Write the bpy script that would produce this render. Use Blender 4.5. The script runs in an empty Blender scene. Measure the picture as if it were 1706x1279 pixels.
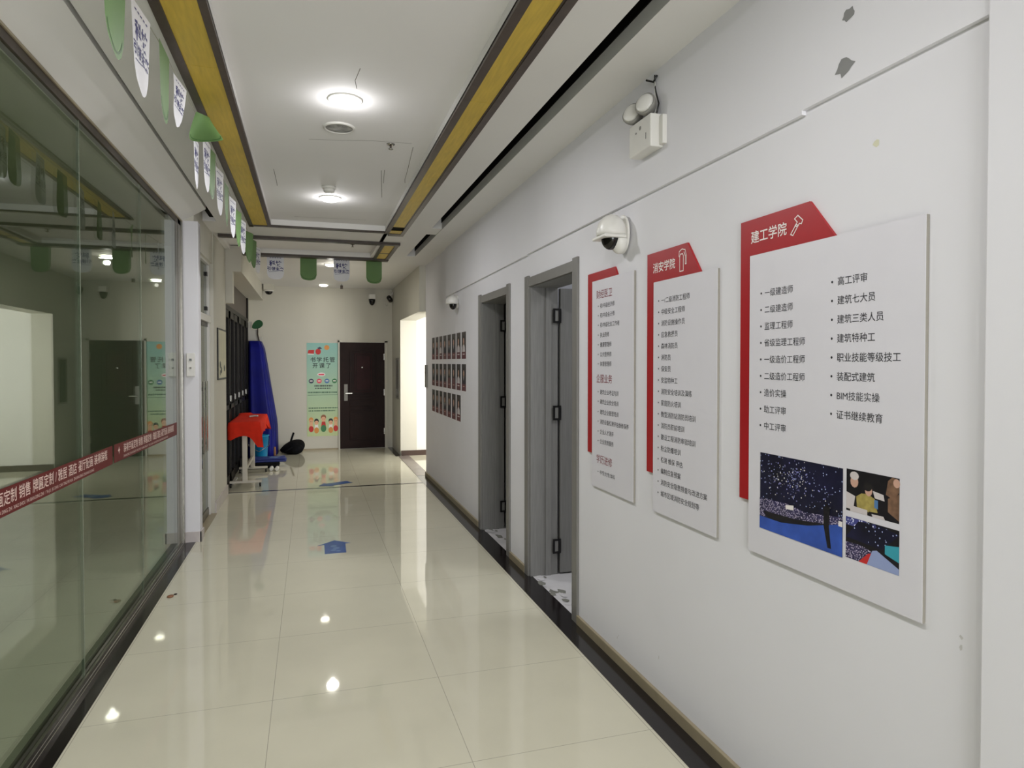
import bpy, bmesh, math, random
from mathutils import Matrix, Vector
random.seed(7)
scene = bpy.context.scene
C = scene.collection

# ------------------------------------------------------------------ camera, world, exposure, lights
cam_d = bpy.data.cameras.new('camera'); cam = bpy.data.objects.new('camera', cam_d); C.objects.link(cam)
cam.location = (0, 0, 1.62); cam.rotation_euler = (math.radians(89.0), 0, math.radians(-17.0))
cam_d.sensor_width = 36; cam_d.lens = 1100 / 1706 * 36; cam_d.shift_y = -17.3 / 1706
cam_d.clip_start = 0.02; scene.camera = cam

world = bpy.data.worlds.new('world'); scene.world = world; world.use_nodes = True
world.node_tree.nodes['Background'].inputs[0].default_value = (0.75, 0.8, 0.9, 1)
world.node_tree.nodes['Background'].inputs[1].default_value = 0.15
vs = scene.view_settings
vs.view_transform = 'Standard'; vs.look = 'None'; vs.gamma = 1.0; vs.use_curve_mapping = False
vs.exposure = 0.18


def area(name, loc, rot, sx, sy, power, col, shape='RECTANGLE', parent=None, spread=180):
    l = bpy.data.lights.new(name, 'AREA'); l.shape = shape; l.size = sx; l.size_y = sy
    l.energy = power; l.color = col; l.spread = math.radians(spread)
    o = bpy.data.objects.new(name, l); C.objects.link(o); o.location = loc; o.rotation_euler = rot
    if parent: o.parent = parent
    return o


DAY = (1.0, 0.985, 0.96)
NEUTRAL = (0.985, 0.98, 1.0)
WARM = (1.0, 0.97, 0.88)
LAMP_W, LAMP_P, FAR_W = 14.0, 1.7, 7.5
# daylight through the glazed entrance behind the camera
area('entrance_daylight', (0.2, -3.96, 1.45), (math.radians(90), 0, 0), 2.2, 2.3, 135, (0.95, 0.97, 1.0))
# daylight through the window of the side passage, the lit office behind the open grey door
area('passage_daylight', (3.1, 9.47, 1.65), (math.radians(90), 0, 0), 1.5, 1.5, 90, DAY)
area('office_light', (3.2, 3.4, 2.95), (0, 0, 0), 1.2, 0.6, 26, (0.95, 0.97, 1.0))


# ------------------------------------------------------------------ materials
def lin(c):
    c = c / 255.0
    return c / 12.92 if c <= 0.04045 else ((c + 0.055) / 1.055) ** 2.4


def L(rgb): return (lin(rgb[0]), lin(rgb[1]), lin(rgb[2]), 1)


def mat(name, rgb, rough=0.5, metal=0.0, spec=0.5, var=0.04, scale=6.0, bump=0.0, stretch=None, coat=0.0):
    m = bpy.data.materials.new(name); m.use_nodes = True
    nt = m.node_tree; b = nt.nodes['Principled BSDF']
    b.inputs['Roughness'].default_value = rough; b.inputs['Metallic'].default_value = metal
    b.inputs['Specular IOR Level'].default_value = spec; b.inputs['Coat Weight'].default_value = coat
    c = L(rgb)
    tc = nt.nodes.new('ShaderNodeTexCoord'); mp = nt.nodes.new('ShaderNodeMapping')
    nt.links.new(tc.outputs['Object'], mp.inputs[0])
    if stretch: mp.inputs['Scale'].default_value = stretch
    n = nt.nodes.new('ShaderNodeTexNoise'); n.inputs['Scale'].default_value = scale; n.inputs['Detail'].default_value = 4
    nt.links.new(mp.outputs[0], n.inputs['Vector'])
    r = nt.nodes.new('ShaderNodeValToRGB')
    r.color_ramp.elements[0].position = 0.3; r.color_ramp.elements[1].position = 0.7
    r.color_ramp.elements[0].color = tuple(max(0, v * (1 - var)) for v in c[:3]) + (1,)
    r.color_ramp.elements[1].color = tuple(min(1, v * (1 + var)) for v in c[:3]) + (1,)
    nt.links.new(n.outputs['Fac'], r.inputs['Fac']); nt.links.new(r.outputs['Color'], b.inputs['Base Color'])
    if bump:
        bp = nt.nodes.new('ShaderNodeBump'); bp.inputs['Strength'].default_value = bump; bp.inputs['Distance'].default_value = 0.01
        nt.links.new(n.outputs['Fac'], bp.inputs['Height']); nt.links.new(bp.outputs['Normal'], b.inputs['Normal'])
    return m


def mat_emit(name, rgb, strength):
    m = bpy.data.materials.new(name); m.use_nodes = True
    b = m.node_tree.nodes['Principled BSDF']; b.inputs['Base Color'].default_value = L(rgb)
    b.inputs['Emission Color'].default_value = L(rgb); b.inputs['Emission Strength'].default_value = strength
    return m


def mat_glass(name, tint, boost=1.0):
    m = bpy.data.materials.new(name); m.use_nodes = True; nt = m.node_tree
    nt.nodes.remove(nt.nodes['Principled BSDF']); out = nt.nodes['Material Output']
    g = nt.nodes.new('ShaderNodeNewGeometry'); dp = nt.nodes.new('ShaderNodeVectorMath'); dp.operation = 'DOT_PRODUCT'
    nt.links.new(g.outputs['Normal'], dp.inputs[0]); nt.links.new(g.outputs['Incoming'], dp.inputs[1])

    def mth(op, a, b=None):
        k = nt.nodes.new('ShaderNodeMath'); k.operation = op
        for i, v in enumerate((a, b)):
            if v is None: continue
            if isinstance(v, (int, float)): k.inputs[i].default_value = v
            else: nt.links.new(v, k.inputs[i])
        return k.outputs[0]
    c = mth('ABSOLUTE', dp.outputs['Value'])
    s = mth('POWER', mth('SUBTRACT', 1.0, c), 5.0)
    f = mth('ADD', mth('MULTIPLY', s, 0.96 * boost), 0.04)
    t = nt.nodes.new('ShaderNodeBsdfTransparent'); t.inputs[0].default_value = L(tint)
    gl = nt.nodes.new('ShaderNodeBsdfGlossy'); gl.inputs['Roughness'].default_value = 0.0
    gl.inputs[0].default_value = (0.93, 0.96, 0.92, 1)
    mx = nt.nodes.new('ShaderNodeMixShader'); nt.links.new(f, mx.inputs[0])
    nt.links.new(t.outputs[0], mx.inputs[1]); nt.links.new(gl.outputs[0], mx.inputs[2])
    nt.links.new(mx.outputs[0], out.inputs['Surface'])
    return m


def mat_floor(name, rgb, seam):
    m = mat(name, rgb, rough=0.035, spec=0.62, var=0.035, scale=2.2)
    nt = m.node_tree; b = nt.nodes['Principled BSDF']
    src = b.inputs['Base Color'].links[0].from_socket
    g = nt.nodes.new('ShaderNodeNewGeometry'); sp = nt.nodes.new('ShaderNodeSeparateXYZ')
    nt.links.new(g.outputs['Position'], sp.inputs[0])

    def mth(op, a, bb):
        k = nt.nodes.new('ShaderNodeMath'); k.operation = op
        for i, v in enumerate((a, bb)):
            if isinstance(v, (int, float)): k.inputs[i].default_value = v
            else: nt.links.new(v, k.inputs[i])
        return k.outputs[0]

    def line(sock, off, per, w):
        q = mth('ADD', mth('DIVIDE', mth('SUBTRACT', sock, off), per), 100.5)
        fr = mth('ABSOLUTE', mth('SUBTRACT', mth('FRACT', q, 0), 0.5), 0)
        return mth('LESS_THAN', fr, w / per)
    ln = mth('MAXIMUM', line(sp.outputs[0], -0.18, 0.802, 0.0016), line(sp.outputs[1], 2.58, 0.754, 0.0016))
    mx = nt.nodes.new('ShaderNodeMix'); mx.data_type = 'RGBA'
    nt.links.new(ln, mx.inputs[0]); nt.links.new(src, mx.inputs[6]); mx.inputs[7].default_value = L(seam)
    nt.links.new(mx.outputs[2], b.inputs['Base Color'])
    return m


def mat_speckle(name, bg, fg, scale, cut, rough=0.4):
    m = mat(name, bg, rough=rough, var=0.5, scale=scale * 0.15); nt = m.node_tree; b = nt.nodes['Principled BSDF']
    src = b.inputs['Base Color'].links[0].from_socket
    tc = nt.nodes.new('ShaderNodeTexCoord'); v = nt.nodes.new('ShaderNodeTexVoronoi'); v.inputs['Scale'].default_value = scale
    nt.links.new(tc.outputs['Object'], v.inputs['Vector'])
    k = nt.nodes.new('ShaderNodeMath'); k.operation = 'LESS_THAN'; nt.links.new(v.outputs['Distance'], k.inputs[0]); k.inputs[1].default_value = cut
    mx = nt.nodes.new('ShaderNodeMix'); mx.data_type = 'RGBA'
    nt.links.new(k.outputs[0], mx.inputs[0]); nt.links.new(src, mx.inputs[6]); mx.inputs[7].default_value = L(fg)
    nt.links.new(mx.outputs[2], b.inputs['Base Color'])
    return m


M_WALL = mat('white_wall_paint', (228, 227, 231), 0.75, spec=0.25, var=0.02, scale=1.5)
M_WALLFAR = mat('cream_wall_paint', (206, 203, 191), 0.8, spec=0.2, var=0.02, scale=1.5)
M_CEIL = mat('ceiling_paint', (230, 228, 225), 0.6, spec=0.3, var=0.015, scale=1.5)
M_TRAY = mat('tray_ceiling_paint', (236, 234, 233), 0.75, spec=0.15, var=0.015, scale=1.5)
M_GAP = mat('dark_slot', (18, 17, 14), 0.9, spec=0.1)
M_CRACK = mat('hairline_crack', (120, 116, 108), 0.9, spec=0.1)
M_PATCH = mat('grey_filler_patch', (143, 143, 142), 0.9, spec=0.1)
M_FLOOR = mat_floor('polished_cream_tile', (213, 209, 188), (172, 168, 150))
M_BLACK = mat('black_granite', (26, 21, 22), 0.12, var=0.35, scale=40)
M_BASEB = mat('beige_skirting_tile', (158, 146, 120), 0.35, var=0.08, scale=8)
M_BASEW = mat('pale_skirting_tile', (200, 192, 190), 0.3, var=0.05)
M_BROWNB = mat('brown_skirting', (70, 52, 44), 0.4, var=0.15)
M_TRIM = mat('brown_trim', (74, 62, 54), 0.4, var=0.15, scale=20)
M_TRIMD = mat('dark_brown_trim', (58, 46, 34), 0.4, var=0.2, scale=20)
M_GOLD = mat('gold_foil_board', (208, 178, 70), 0.5, var=0.10, scale=5, stretch=(14, 1.2, 1))
M_WHITEPL = mat('white_plastic', (226, 224, 218), 0.35, var=0.02)
M_BLACKPL = mat('black_plastic', (20, 19, 18), 0.25, var=0.1)
M_DARKDOME = mat('tinted_dome', (16, 14, 12), 0.06, var=0.05)
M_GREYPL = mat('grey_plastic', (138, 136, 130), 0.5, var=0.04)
M_STEEL = mat('brushed_steel', (170, 168, 160), 0.25, metal=1.0, var=0.05, scale=30, stretch=(1, 1, 20))
M_ALU = mat('aluminium_frame', (120, 116, 104), 0.35, metal=0.7, var=0.06)
M_GLASS = mat_glass('green_tint_glass', (226, 232, 226))
M_GLASS2 = mat_glass('clear_door_glass', (140, 142, 116))
M_FRAMEG = mat('grey_woodgrain', (122, 121, 118), 0.45, var=0.10, scale=9, stretch=(9, 9, 0.5))
M_FRAMEC = mat('grey_casing', (124, 122, 118), 0.45, var=0.05, scale=9, stretch=(9, 9, 0.5))
M_IRON = mat('black_iron', (24, 23, 22), 0.35, metal=0.5, var=0.1)
M_TILEW = mat('dusty_white_tile', (205, 203, 204), 0.35, var=0.08, scale=5)
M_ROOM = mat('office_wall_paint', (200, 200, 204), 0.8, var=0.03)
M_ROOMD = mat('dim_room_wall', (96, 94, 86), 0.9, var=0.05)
M_SHOP = mat('dim_shop_wall', (206, 208, 190), 0.9, var=0.06, scale=1)
M_SHOPC = mat('dim_shop_ceiling', (204, 202, 176), 0.9, var=0.06)
M_PANEL = mat('white_sign_panel', (222, 220, 226), 0.4, var=0.012)
M_PANELE = mat('sign_panel_edge', (150, 146, 136), 0.5)
M_RED = mat('red_sign_plate', (166, 18, 26), 0.38, var=0.05)
M_INK = mat('charcoal_ink', (44, 43, 48), 0.6, var=0.05)
M_INKRED = mat('maroon_ink', (128, 40, 52), 0.6, var=0.05)
M_WINK = mat('white_ink', (240, 234, 230), 0.5, var=0.02)
M_BAND = mat('maroon_vinyl', (100, 34, 33), 0.6, spec=0.2, var=0.08)
M_BANDINK = mat('pale_vinyl_ink', (226, 200, 190), 0.5)
M_FLAGG = mat('green_pennant_paper', (100, 134, 78), 0.6, var=0.06)
M_FLAGGD = mat('leaf_green_print', (62, 100, 48), 0.6, var=0.06)
M_FLAGW = mat('white_pennant_paper', (228, 228, 232), 0.6, var=0.02)
M_NAVY = mat('navy_ink', (44, 44, 110), 0.6)
M_STRING = mat('pale_string', (170, 168, 150), 0.8)
M_ORANGE = mat('orange_red_cloth', (214, 46, 24), 0.8, spec=0.2, var=0.1, scale=12, bump=0.15)
M_TABLEW = mat('pale_powder_coat', (206, 200, 186), 0.4, var=0.04)
M_BLUE = mat('royal_blue_tarp', (7, 14, 112), 0.55, spec=0.25, var=0.3, scale=3)
M_BLUE2 = mat('dusty_blue_mat', (44, 58, 128), 0.6, var=0.1)
M_CYAN = mat('sky_blue_plastic', (28, 150, 205), 0.4, var=0.08)
M_FOAM = mat('pale_grey_board', (192, 190, 182), 0.7, var=0.03)
M_GREEN = mat('dark_green_card', (12, 78, 36), 0.6, var=0.15)
M_STEM = mat('dark_brown_stem', (48, 34, 26), 0.7)
M_BAG = mat('black_nylon', (15, 15, 18), 0.85, spec=0.15, var=0.3, scale=20, bump=0.3)
M_WOOD = mat('tan_wood', (140, 96, 66), 0.6, var=0.1)
M_SDOOR = mat('dark_brown_steel_door', (36, 22, 20), 0.5, spec=0.15, var=0.15, scale=10)
M_SDOOR2 = mat('dark_maroon_door_field', (48, 22, 24), 0.5, spec=0.15, var=0.12, scale=10)
M_DDOOR = mat('black_brown_aluminium', (26, 22, 19), 0.45, spec=0.2, var=0.1)
M_DGLASS = mat('dark_tinted_glass', (22, 26, 29), 0.1, var=0.1, spec=0.3)
M_DPANEL = mat('dark_grey_panel', (88, 80, 74), 0.5, var=0.08)
M_ARROW = mat('blue_floor_vinyl', (34, 78, 150), 0.3, var=0.15)
M_ARROWL = mat('pale_blue_vinyl', (104, 134, 176), 0.35, var=0.1)
M_LENS = mat_emit('lit_lamp_lens', (255, 252, 246), 9.0)
M_LENSW = mat_emit('lit_warm_lens', (255, 248, 226), 8.0)
M_PASS = mat('passage_white_paint', (236, 234, 228), 0.8, var=0.01)
M_PTOP = mat('portrait_dark_ground', (44, 28, 30), 0.4, var=0.25)
M_PBOT = mat('portrait_maroon_band', (98, 34, 46), 0.4, var=0.15)
M_SKIN = mat('printed_skin_tone', (206, 164, 144), 0.5)
M_HAIR = mat('printed_black_hair', (26, 22, 24), 0.5)
M_SHIRT = mat('printed_white_shirt', (208, 200, 200), 0.5)
M_SUIT = mat('printed_dark_suit', (40, 34, 46), 0.5)
M_POST = mat('mint_poster_paper', (152, 190, 170), 0.45, var=0.03)


def poster_gradient():
    nt = M_POST.node_tree; b = nt.nodes['Principled BSDF']
    tc = nt.nodes.new('ShaderNodeTexCoord'); sp = nt.nodes.new('ShaderNodeSeparateXYZ'); nt.links.new(tc.outputs['Object'], sp.inputs[0])
    mr = nt.nodes.new('ShaderNodeMapRange'); nt.links.new(sp.outputs[2], mr.inputs[0])
    mr.inputs[1].default_value = 0.0; mr.inputs[2].default_value = 1.7
    r = nt.nodes.new('ShaderNodeValToRGB'); nt.links.new(mr.outputs[0], r.inputs[0])
    r.color_ramp.elements[0].color = L((196, 210, 156)); r.color_ramp.elements[1].color = L((142, 192, 184))
    nt.links.new(r.outputs[0], b.inputs['Base Color'])


poster_gradient()


# ------------------------------------------------------------------ mesh builder
I4 = Matrix.Identity(4)


def M_R(x0):   # a face of the right wall: u = -Y, v = Z, w = out of the wall
    return Matrix(((0, 0, -1, x0), (-1, 0, 0, 0), (0, 1, 0, 0), (0, 0, 0, 1)))


def M_L(x0):   # a face of the left wall: u = Y, v = Z
    return Matrix(((0, 0, 1, x0), (1, 0, 0, 0), (0, 1, 0, 0), (0, 0, 0, 1)))


def M_F(y0):   # a face looking at -Y: u = X, v = Z
    return Matrix(((1, 0, 0, 0), (0, 0, -1, y0), (0, 1, 0, 0), (0, 0, 0, 1)))


class MB:
    def __init__(self, M=I4):
        self.bm = bmesh.new(); self.mats = []; self.M = M

    def mi(self, m):
        if m not in self.mats: self.mats.append(m)
        return self.mats.index(m)

    def merge(self, tmp, m, smooth=False, M=None):
        T = self.M @ M if M is not None else self.M
        k = self.mi(m); mp = {}
        for v in tmp.verts: mp[v] = self.bm.verts.new(T @ v.co)
        for f in tmp.faces:
            try: nf = self.bm.faces.new([mp[v] for v in f.verts])
            except ValueError: continue
            nf.material_index = k; nf.smooth = smooth
        tmp.free(); return self

    def box(self, a, b, m, bev=0.0, M=None):
        t = bmesh.new(); bmesh.ops.create_cube(t, size=1)
        for v in t.verts: v.co = Vector([(a[i] + b[i]) / 2 + v.co[i] * abs(b[i] - a[i]) for i in range(3)])
        if bev: bmesh.ops.bevel(t, geom=t.edges[:], offset=bev, segments=2, affect='EDGES', profile=0.5)
        return self.merge(t, m, False, M)

    def prism(self, pts, w0, w1, m, bev=0.0):
        t = bmesh.new()
        lo = [t.verts.new((p[0], p[1], w0)) for p in pts]; hi = [t.verts.new((p[0], p[1], w1)) for p in pts]
        t.faces.new(lo[::-1]); t.faces.new(hi); n = len(pts)
        for i in range(n): t.faces.new((lo[i], lo[(i + 1) % n], hi[(i + 1) % n], hi[i]))
        bmesh.ops.recalc_face_normals(t, faces=t.faces[:])
        if bev: bmesh.ops.bevel(t, geom=t.edges[:], offset=bev, segments=1, affect='EDGES')
        return self.merge(t, m)

    def poly(self, pts, w, m):
        k = self.mi(m)
        f = self.bm.faces.new([self.bm.verts.new(self.M @ Vector((p[0], p[1], w))) for p in pts]); f.material_index = k
        return self

    def ell(self, cx, cy, rx, ry, w, m, n=20):
        return self.poly([(cx + rx * math.cos(2 * math.pi * i / n), cy + ry * math.sin(2 * math.pi * i / n)) for i in range(n)], w, m)

    def rect(self, x0, y0, x1, y1, w, m):
        return self.poly([(x0, y0), (x1, y0), (x1, y1), (x0, y1)], w, m)

    def lathe(self, prof, m, n=28, M=None, caps=True):   # (r, z) pairs about local z
        t = bmesh.new(); rings = []
        for r, z in prof:
            rings.append([t.verts.new((r * math.cos(2 * math.pi * i / n), r * math.sin(2 * math.pi * i / n), z)) for i in range(n)])
        for a, b in zip(rings, rings[1:]):
            for i in range(n): t.faces.new((a[i], a[(i + 1) % n], b[(i + 1) % n], b[i]))
        if caps:
            t.faces.new(rings[0][::-1]); t.faces.new(rings[-1])
        bmesh.ops.recalc_face_normals(t, faces=t.faces[:])
        return self.merge(t, m, True, M)

    def tube(self, pts, r, m, n=8):
        pts = [Vector(p) for p in pts]; t = bmesh.new(); rings = []
        for i, p in enumerate(pts):
            d = (pts[min(i + 1, len(pts) - 1)] - pts[max(i - 1, 0)]).normalized()
            a = d.cross(Vector((0, 0, 1)) if abs(d.z) < 0.9 else Vector((1, 0, 0))).normalized(); b = d.cross(a)
            rings.append([t.verts.new(p + (a * math.cos(2 * math.pi * k / n) + b * math.sin(2 * math.pi * k / n)) * r) for k in range(n)])
        for a, b in zip(rings, rings[1:]):
            for k in range(n): t.faces.new((a[k], a[(k + 1) % n], b[(k + 1) % n], b[k]))
        t.faces.new(rings[0][::-1]); t.faces.new(rings[-1])
        bmesh.ops.recalc_face_normals(t, faces=t.faces[:])
        return self.merge(t, m, True)

    def sphere(self, c, r, m, seg=24, M=None, fn=None):
        t = bmesh.new(); bmesh.ops.create_uvsphere(t, u_segments=seg, v_segments=seg // 2, radius=1)
        for v in t.verts:
            p = Vector((v.co.x * r[0], v.co.y * r[1], v.co.z * r[2])) + Vector(c)
            v.co = fn(p) if fn else p
        return self.merge(t, m, True, M)

    def text(self, s, x, y, size, m, w=0.0, bold=0.0, align='LEFT', sx=1.0, fn=None):
        # y is the middle of the glyphs
        c = bpy.data.curves.new('t', 'FONT'); c.body = s; c.size = size; c.align_x = align; c.offset = bold * size
        c.resolution_u = 3
        o = bpy.data.objects.new('t', c); C.objects.link(o)
        dg = bpy.context.evaluated_depsgraph_get(); dg.update()
        me = bpy.data.meshes.new_from_object(o.evaluated_get(dg))
        t = bmesh.new(); t.from_mesh(me)
        bpy.data.objects.remove(o); bpy.data.curves.remove(c); bpy.data.meshes.remove(me)
        for v in t.verts:
            v.co = Vector((x + v.co.x * sx, y + v.co.y - 0.38 * size, w))
            if fn: v.co = fn(v.co)
        return self.merge(t, m)


def obj(name, mb, parent=None, auto=False, local=False):
    """link one mesh; mesh coordinates are world ones unless local, and are moved into the parent's frame"""
    me = bpy.data.meshes.new(name)
    if parent is not None and not local:
        bmesh.ops.translate(mb.bm, verts=mb.bm.verts[:], vec=-world_loc(parent))
    mb.bm.to_mesh(me); mb.bm.free()
    for m in mb.mats: me.materials.append(m)
    o = bpy.data.objects.new(name, me); C.objects.link(o)
    if parent is not None: o.parent = parent
    return o


def world_loc(o):
    v = Vector((0, 0, 0))
    while o is not None: v += o.location; o = o.parent
    return v


def tag(o, label=None, cat=None, group=None, kind=None):
    if label: o['label'] = label
    if cat: o['category'] = cat
    if group: o['group'] = group
    if kind: o['kind'] = kind
    return o


def thing(name, loc, label, cat, group=None, rz=0.0):
    o = bpy.data.objects.new(name, None); C.objects.link(o); o.location = loc; o.rotation_euler = (0, 0, rz)
    o.empty_display_size = 0.1
    return tag(o, label, cat, group)


def single(name, mb, label, cat, group=None, loc=(0, 0, 0)):
    me = bpy.data.meshes.new(name); bmesh.ops.translate(mb.bm, verts=mb.bm.verts[:], vec=-Vector(loc))
    mb.bm.to_mesh(me); mb.bm.free()
    for m in mb.mats: me.materials.append(m)
    o = bpy.data.objects.new(name, me); C.objects.link(o); o.location = loc
    return tag(o, label, cat, group)


def struct(name, mb, parent=None):
    o = obj(name, mb, parent)
    if parent is None: o['kind'] = 'structure'
    return o


def sroot(name, loc):
    o = bpy.data.objects.new(name, None); C.objects.link(o); o.location = loc; o['kind'] = 'structure'; return o


def dup(o, parent=None):
    c = o.copy(); C.objects.link(c)
    if parent is not None: c.parent = parent
    for ch in list(o.children): dup(ch, c)
    return c


# ------------------------------------------------------------------ the setting
Y0, Y1 = -4.0, 12.65          # corridor ends
XW = 1.582                    # right wall face
ZC = 2.99                     # ceiling

f = MB().box((-6.2, Y0 - 0.2, -0.12), (1.60, 13.0, 0), M_FLOOR)
f.box((1.60, 9.2, -0.12), (6.2, 11.7, 0), M_FLOOR)
f.box((1.60, 1.6, -0.12), (6.2, 4.95, 0), M_TILEW).box((1.60, 4.95, -0.12), (6.2, 8.6, 0), M_TILEW)
struct('floor', f)

# right wall: lower cladding between the doors, thicker plaster above the uneven seam
w = MB()
ZS = 2.44
for a, b in ((1.0, 3.80), (4.76, 5.24), (6.23, 9.38)): w.box((XW, a, 0), (1.77, b, ZS + 0.02), M_WALL)
for a, b in ((3.80, 4.76), (5.24, 6.23)): w.box((XW, a, 2.23), (1.77, b, ZS + 0.02), M_WALL)
up = MB()
t = bmesh.new()


def slabY(mb, y0, y1, z0, z1, x0, x1, ztop, m):      # a wall slab whose lower edge runs from z0 (y0) to z1 (y1)
    mb2 = Matrix(((0, 0, 1, 0), (1, 0, 0, 0), (0, 1, 0, 0), (0, 0, 0, 1)))
    old = mb.M; mb.M = mb2
    mb.prism([(y0, z0), (y1, z1), (y1, ztop), (y0, ztop)], x0, x1, m); mb.M = old


t.free()
slabY(w, 1.0, 1.83, 2.457, 2.455, XW - 0.016, 1.77, 3.2, M_WALL)
slabY(w, 1.83, 4.75, 2.441, 2.432, XW - 0.016, 1.77, 3.2, M_WALL)
slabY(w, 4.75, 7.86, 2.426, 2.405, XW - 0.016, 1.77, 3.2, M_WALL)
w.box((XW, 7.86, 2.46), (1.77, 9.38, 3.2), M_WALL)
# beyond the doorway to the side passage the wall stands a little proud
w.box((1.49, 9.38, 2.34), (1.77, 11.46, 3.2), M_WALLFAR)
w.box((1.49, 11.46, 0), (1.77, 12.9, 3.2), M_WALLFAR)
# near pier that hides the end of the wall
w.box((1.559, Y0 - 0.2, 0), (1.77, 1.194, 3.2), M_WALL, bev=0.004)
# grey filler patches and scuffs on the plaster
w.M = M_R(XW - 0.0163)


def blob(cy, cz, ry, rz, m, n=13, j=0.28, ww=0.0004):
    pts = []
    for i in range(n):
        a = 2 * math.pi * i / n; q = 1 + random.uniform(-j, j)
        pts.append((-cy + ry * q * math.cos(a), cz + rz * q * math.sin(a)))
    w.poly(pts, ww, m)


blob(1.633, 2.672, 0.026, 0.021, M_PATCH); blob(1.644, 2.520, 0.034, 0.026, M_PATCH)
w.M = M_R(XW)
M_SCUFF = mat('scuff', (204, 202, 200), 0.8)
for (cy, cz) in ((3.226, 0.131), (3.21, 0.15), (2.781, 0.215), (1.261, 0.893), (1.262, 0.92)):
    blob(cy, cz, 0.004, 0.008, M_SCUFF, n=6, j=0.6)
blob(1.54, 2.257, 0.012, 0.010, mat('yellowed_spot', (214, 212, 186), 0.8), n=8)
w.M = I4
# rooms and the side passage behind the right wall
w.box((5.0, 1.6, 0), (5.2, 4.98, 3.2), M_ROOM); w.box((1.77, 1.5, 0), (5.2, 1.7, 3.2), M_ROOM)
w.box((1.77, 4.93, 0), (5.2, 5.05, 3.2), M_ROOM)
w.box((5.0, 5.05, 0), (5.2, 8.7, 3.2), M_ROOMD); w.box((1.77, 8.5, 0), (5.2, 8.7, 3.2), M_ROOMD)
w.box((1.77, 11.46, 0), (6.2, 11.6, 3.2), M_PASS); w.box((6.0, 9.38, 0), (6.2, 11.5, 3.2), M_PASS)
w.box((1.77, 9.26, 0), (2.3, 9.40, 3.2), M_PASS); w.box((3.9, 9.26, 0), (6.2, 9.40, 3.2), M_PASS)
w.box((2.3, 9.26, 0), (3.9, 9.40, 0.85), M_PASS); w.box((2.3, 9.26, 2.45), (3.9, 9.40, 3.2), M_PASS)
struct('wall_right', w)

# far wall, near wall, left walls
struct('wall_far', MB().box((-1.3, Y1, 0), (1.77, Y1 + 0.2, 3.2), M_WALLFAR))
w = MB().box((-6.2, Y0 - 0.2, 0), (-1.0, Y0, 3.2), M_WALL); w.box((1.4, Y0 - 0.2, 0), (1.77, Y0, 3.2), M_WALL); w.box((-1.0, Y0 - 0.2, 2.7), (1.4, Y0, 3.2), M_WALL)
struct('wall_near', w)
win = sroot('window_3', (0.2, Y0 - 0.05, 0))
fr = MB()
for x in (-1.0, -0.2, 0.55, 1.35): fr.box((x, Y0 - 0.08, 0), (x + 0.05, Y0 - 0.03, 2.7), M_ALU)
for z in (0.0, 2.1, 2.65): fr.box((-1.0, Y0 - 0.08, z), (1.4, Y0 - 0.03, z + 0.05), M_ALU)
obj('window_frame', fr, win)
w = MB()
w.box((-1.13, 6.50, 0), (-0.957, 6.64, 2.88), M_WALL, bev=0.003)                 # post beside the shop window
w.box((-1.13, 6.50, 2.88), (-0.99, 7.70, 3.2), M_WALLFAR)
w.box((-1.13, 6.64, 2.665), (-0.99, 7.70, 2.88), M_WALLFAR)                      # lintel over the transom light
w.box((-1.22, 7.66, 0), (-0.98, 8.72, 3.2), M_WALLFAR, bev=0.003)                # pillar
w.box((-1.30, 8.72, 0), (-1.08, Y1, 3.2), M_WALLFAR)
w.box((-1.08, 8.72, 2.725), (-0.800, Y1, ZC + 0.05), M_WALLFAR)                  # boxed beam under the ceiling
w.box((-1.08, 8.72, 2.34), (-0.90, 8.86, 2.725), M_WALLFAR)                      # downstand at the pillar
w.box((-6.2, Y0, 0), (-6.0, 13.0, 3.2), M_SHOP); w.box((-6.0, 8.72, 0), (-1.30, 8.86, 3.2), M_SHOP)   # the shop behind the glass
struct('wall_left', w)

win = sroot('window_2', (3.1, 9.36, 0.85))
fr = MB()
for a, b in (((2.3, 9.33, 0.85), (2.35, 9.39, 2.45)), ((3.85, 9.33, 0.85), (3.9, 9.39, 2.45)), ((3.08, 9.33, 0.85), (3.12, 9.39, 2.45)),
             ((2.3, 9.33, 0.85), (3.9, 9.39, 0.9)), ((2.3, 9.33, 2.4), (3.9, 9.39, 2.45))): fr.box(a, b, M_WHITEPL)
obj('window_frame', fr, win)
struct('trim_1', MB().box((1.50, 11.44, 0), (6.0, 11.46, 0.09), M_BROWNB))        # skirting in the passage
struct('trim_2', MB().box((1.445, 9.38, 0), (1.63, 11.44, 0.004), mat('grey_threshold', (128, 118, 112), 0.25, var=0.1)))

# ceiling with its recessed trays and the dark slot along the right
c = MB()
T1 = (-0.366, 0.760, Y0, 7.02); T2 = (-0.925, 0.800, 7.78, 8.86); SL = (1.200, 1.312)
ZT = 3.2
c.box((-0.865, Y0, ZC), (T1[0], T1[3], ZT), M_CEIL)
c.box((T1[1], Y0, ZC), (SL[0], 8.6, ZT), M_CEIL)
c.box((-1.10, T1[3], ZC), (T1[1], T2[2], ZT), M_CEIL)
c.box((-1.10, T2[2], ZC), (T2[0], T2[3], ZT), M_CEIL)
c.box((-1.10, T2[3], ZC), (T1[1], Y1, ZT), M_CEIL)
c.box((T1[1], T1[3], ZC - 0.0), (T2[1], T2[2], ZT), M_CEIL)
c.box((T1[1], 8.6, ZC), (SL[1], Y1, ZT), M_CEIL)
c.box((SL[1], Y0, ZC), (1.77, Y1, ZT), M_CEIL)
c.box((T1[0], T1[2], 3.044), (T1[1], T1[3], ZT), M_TRAY)
c.box((T2[0], T2[2], 3.05), (T2[1], T2[3], ZT), M_TRAY)
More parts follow.
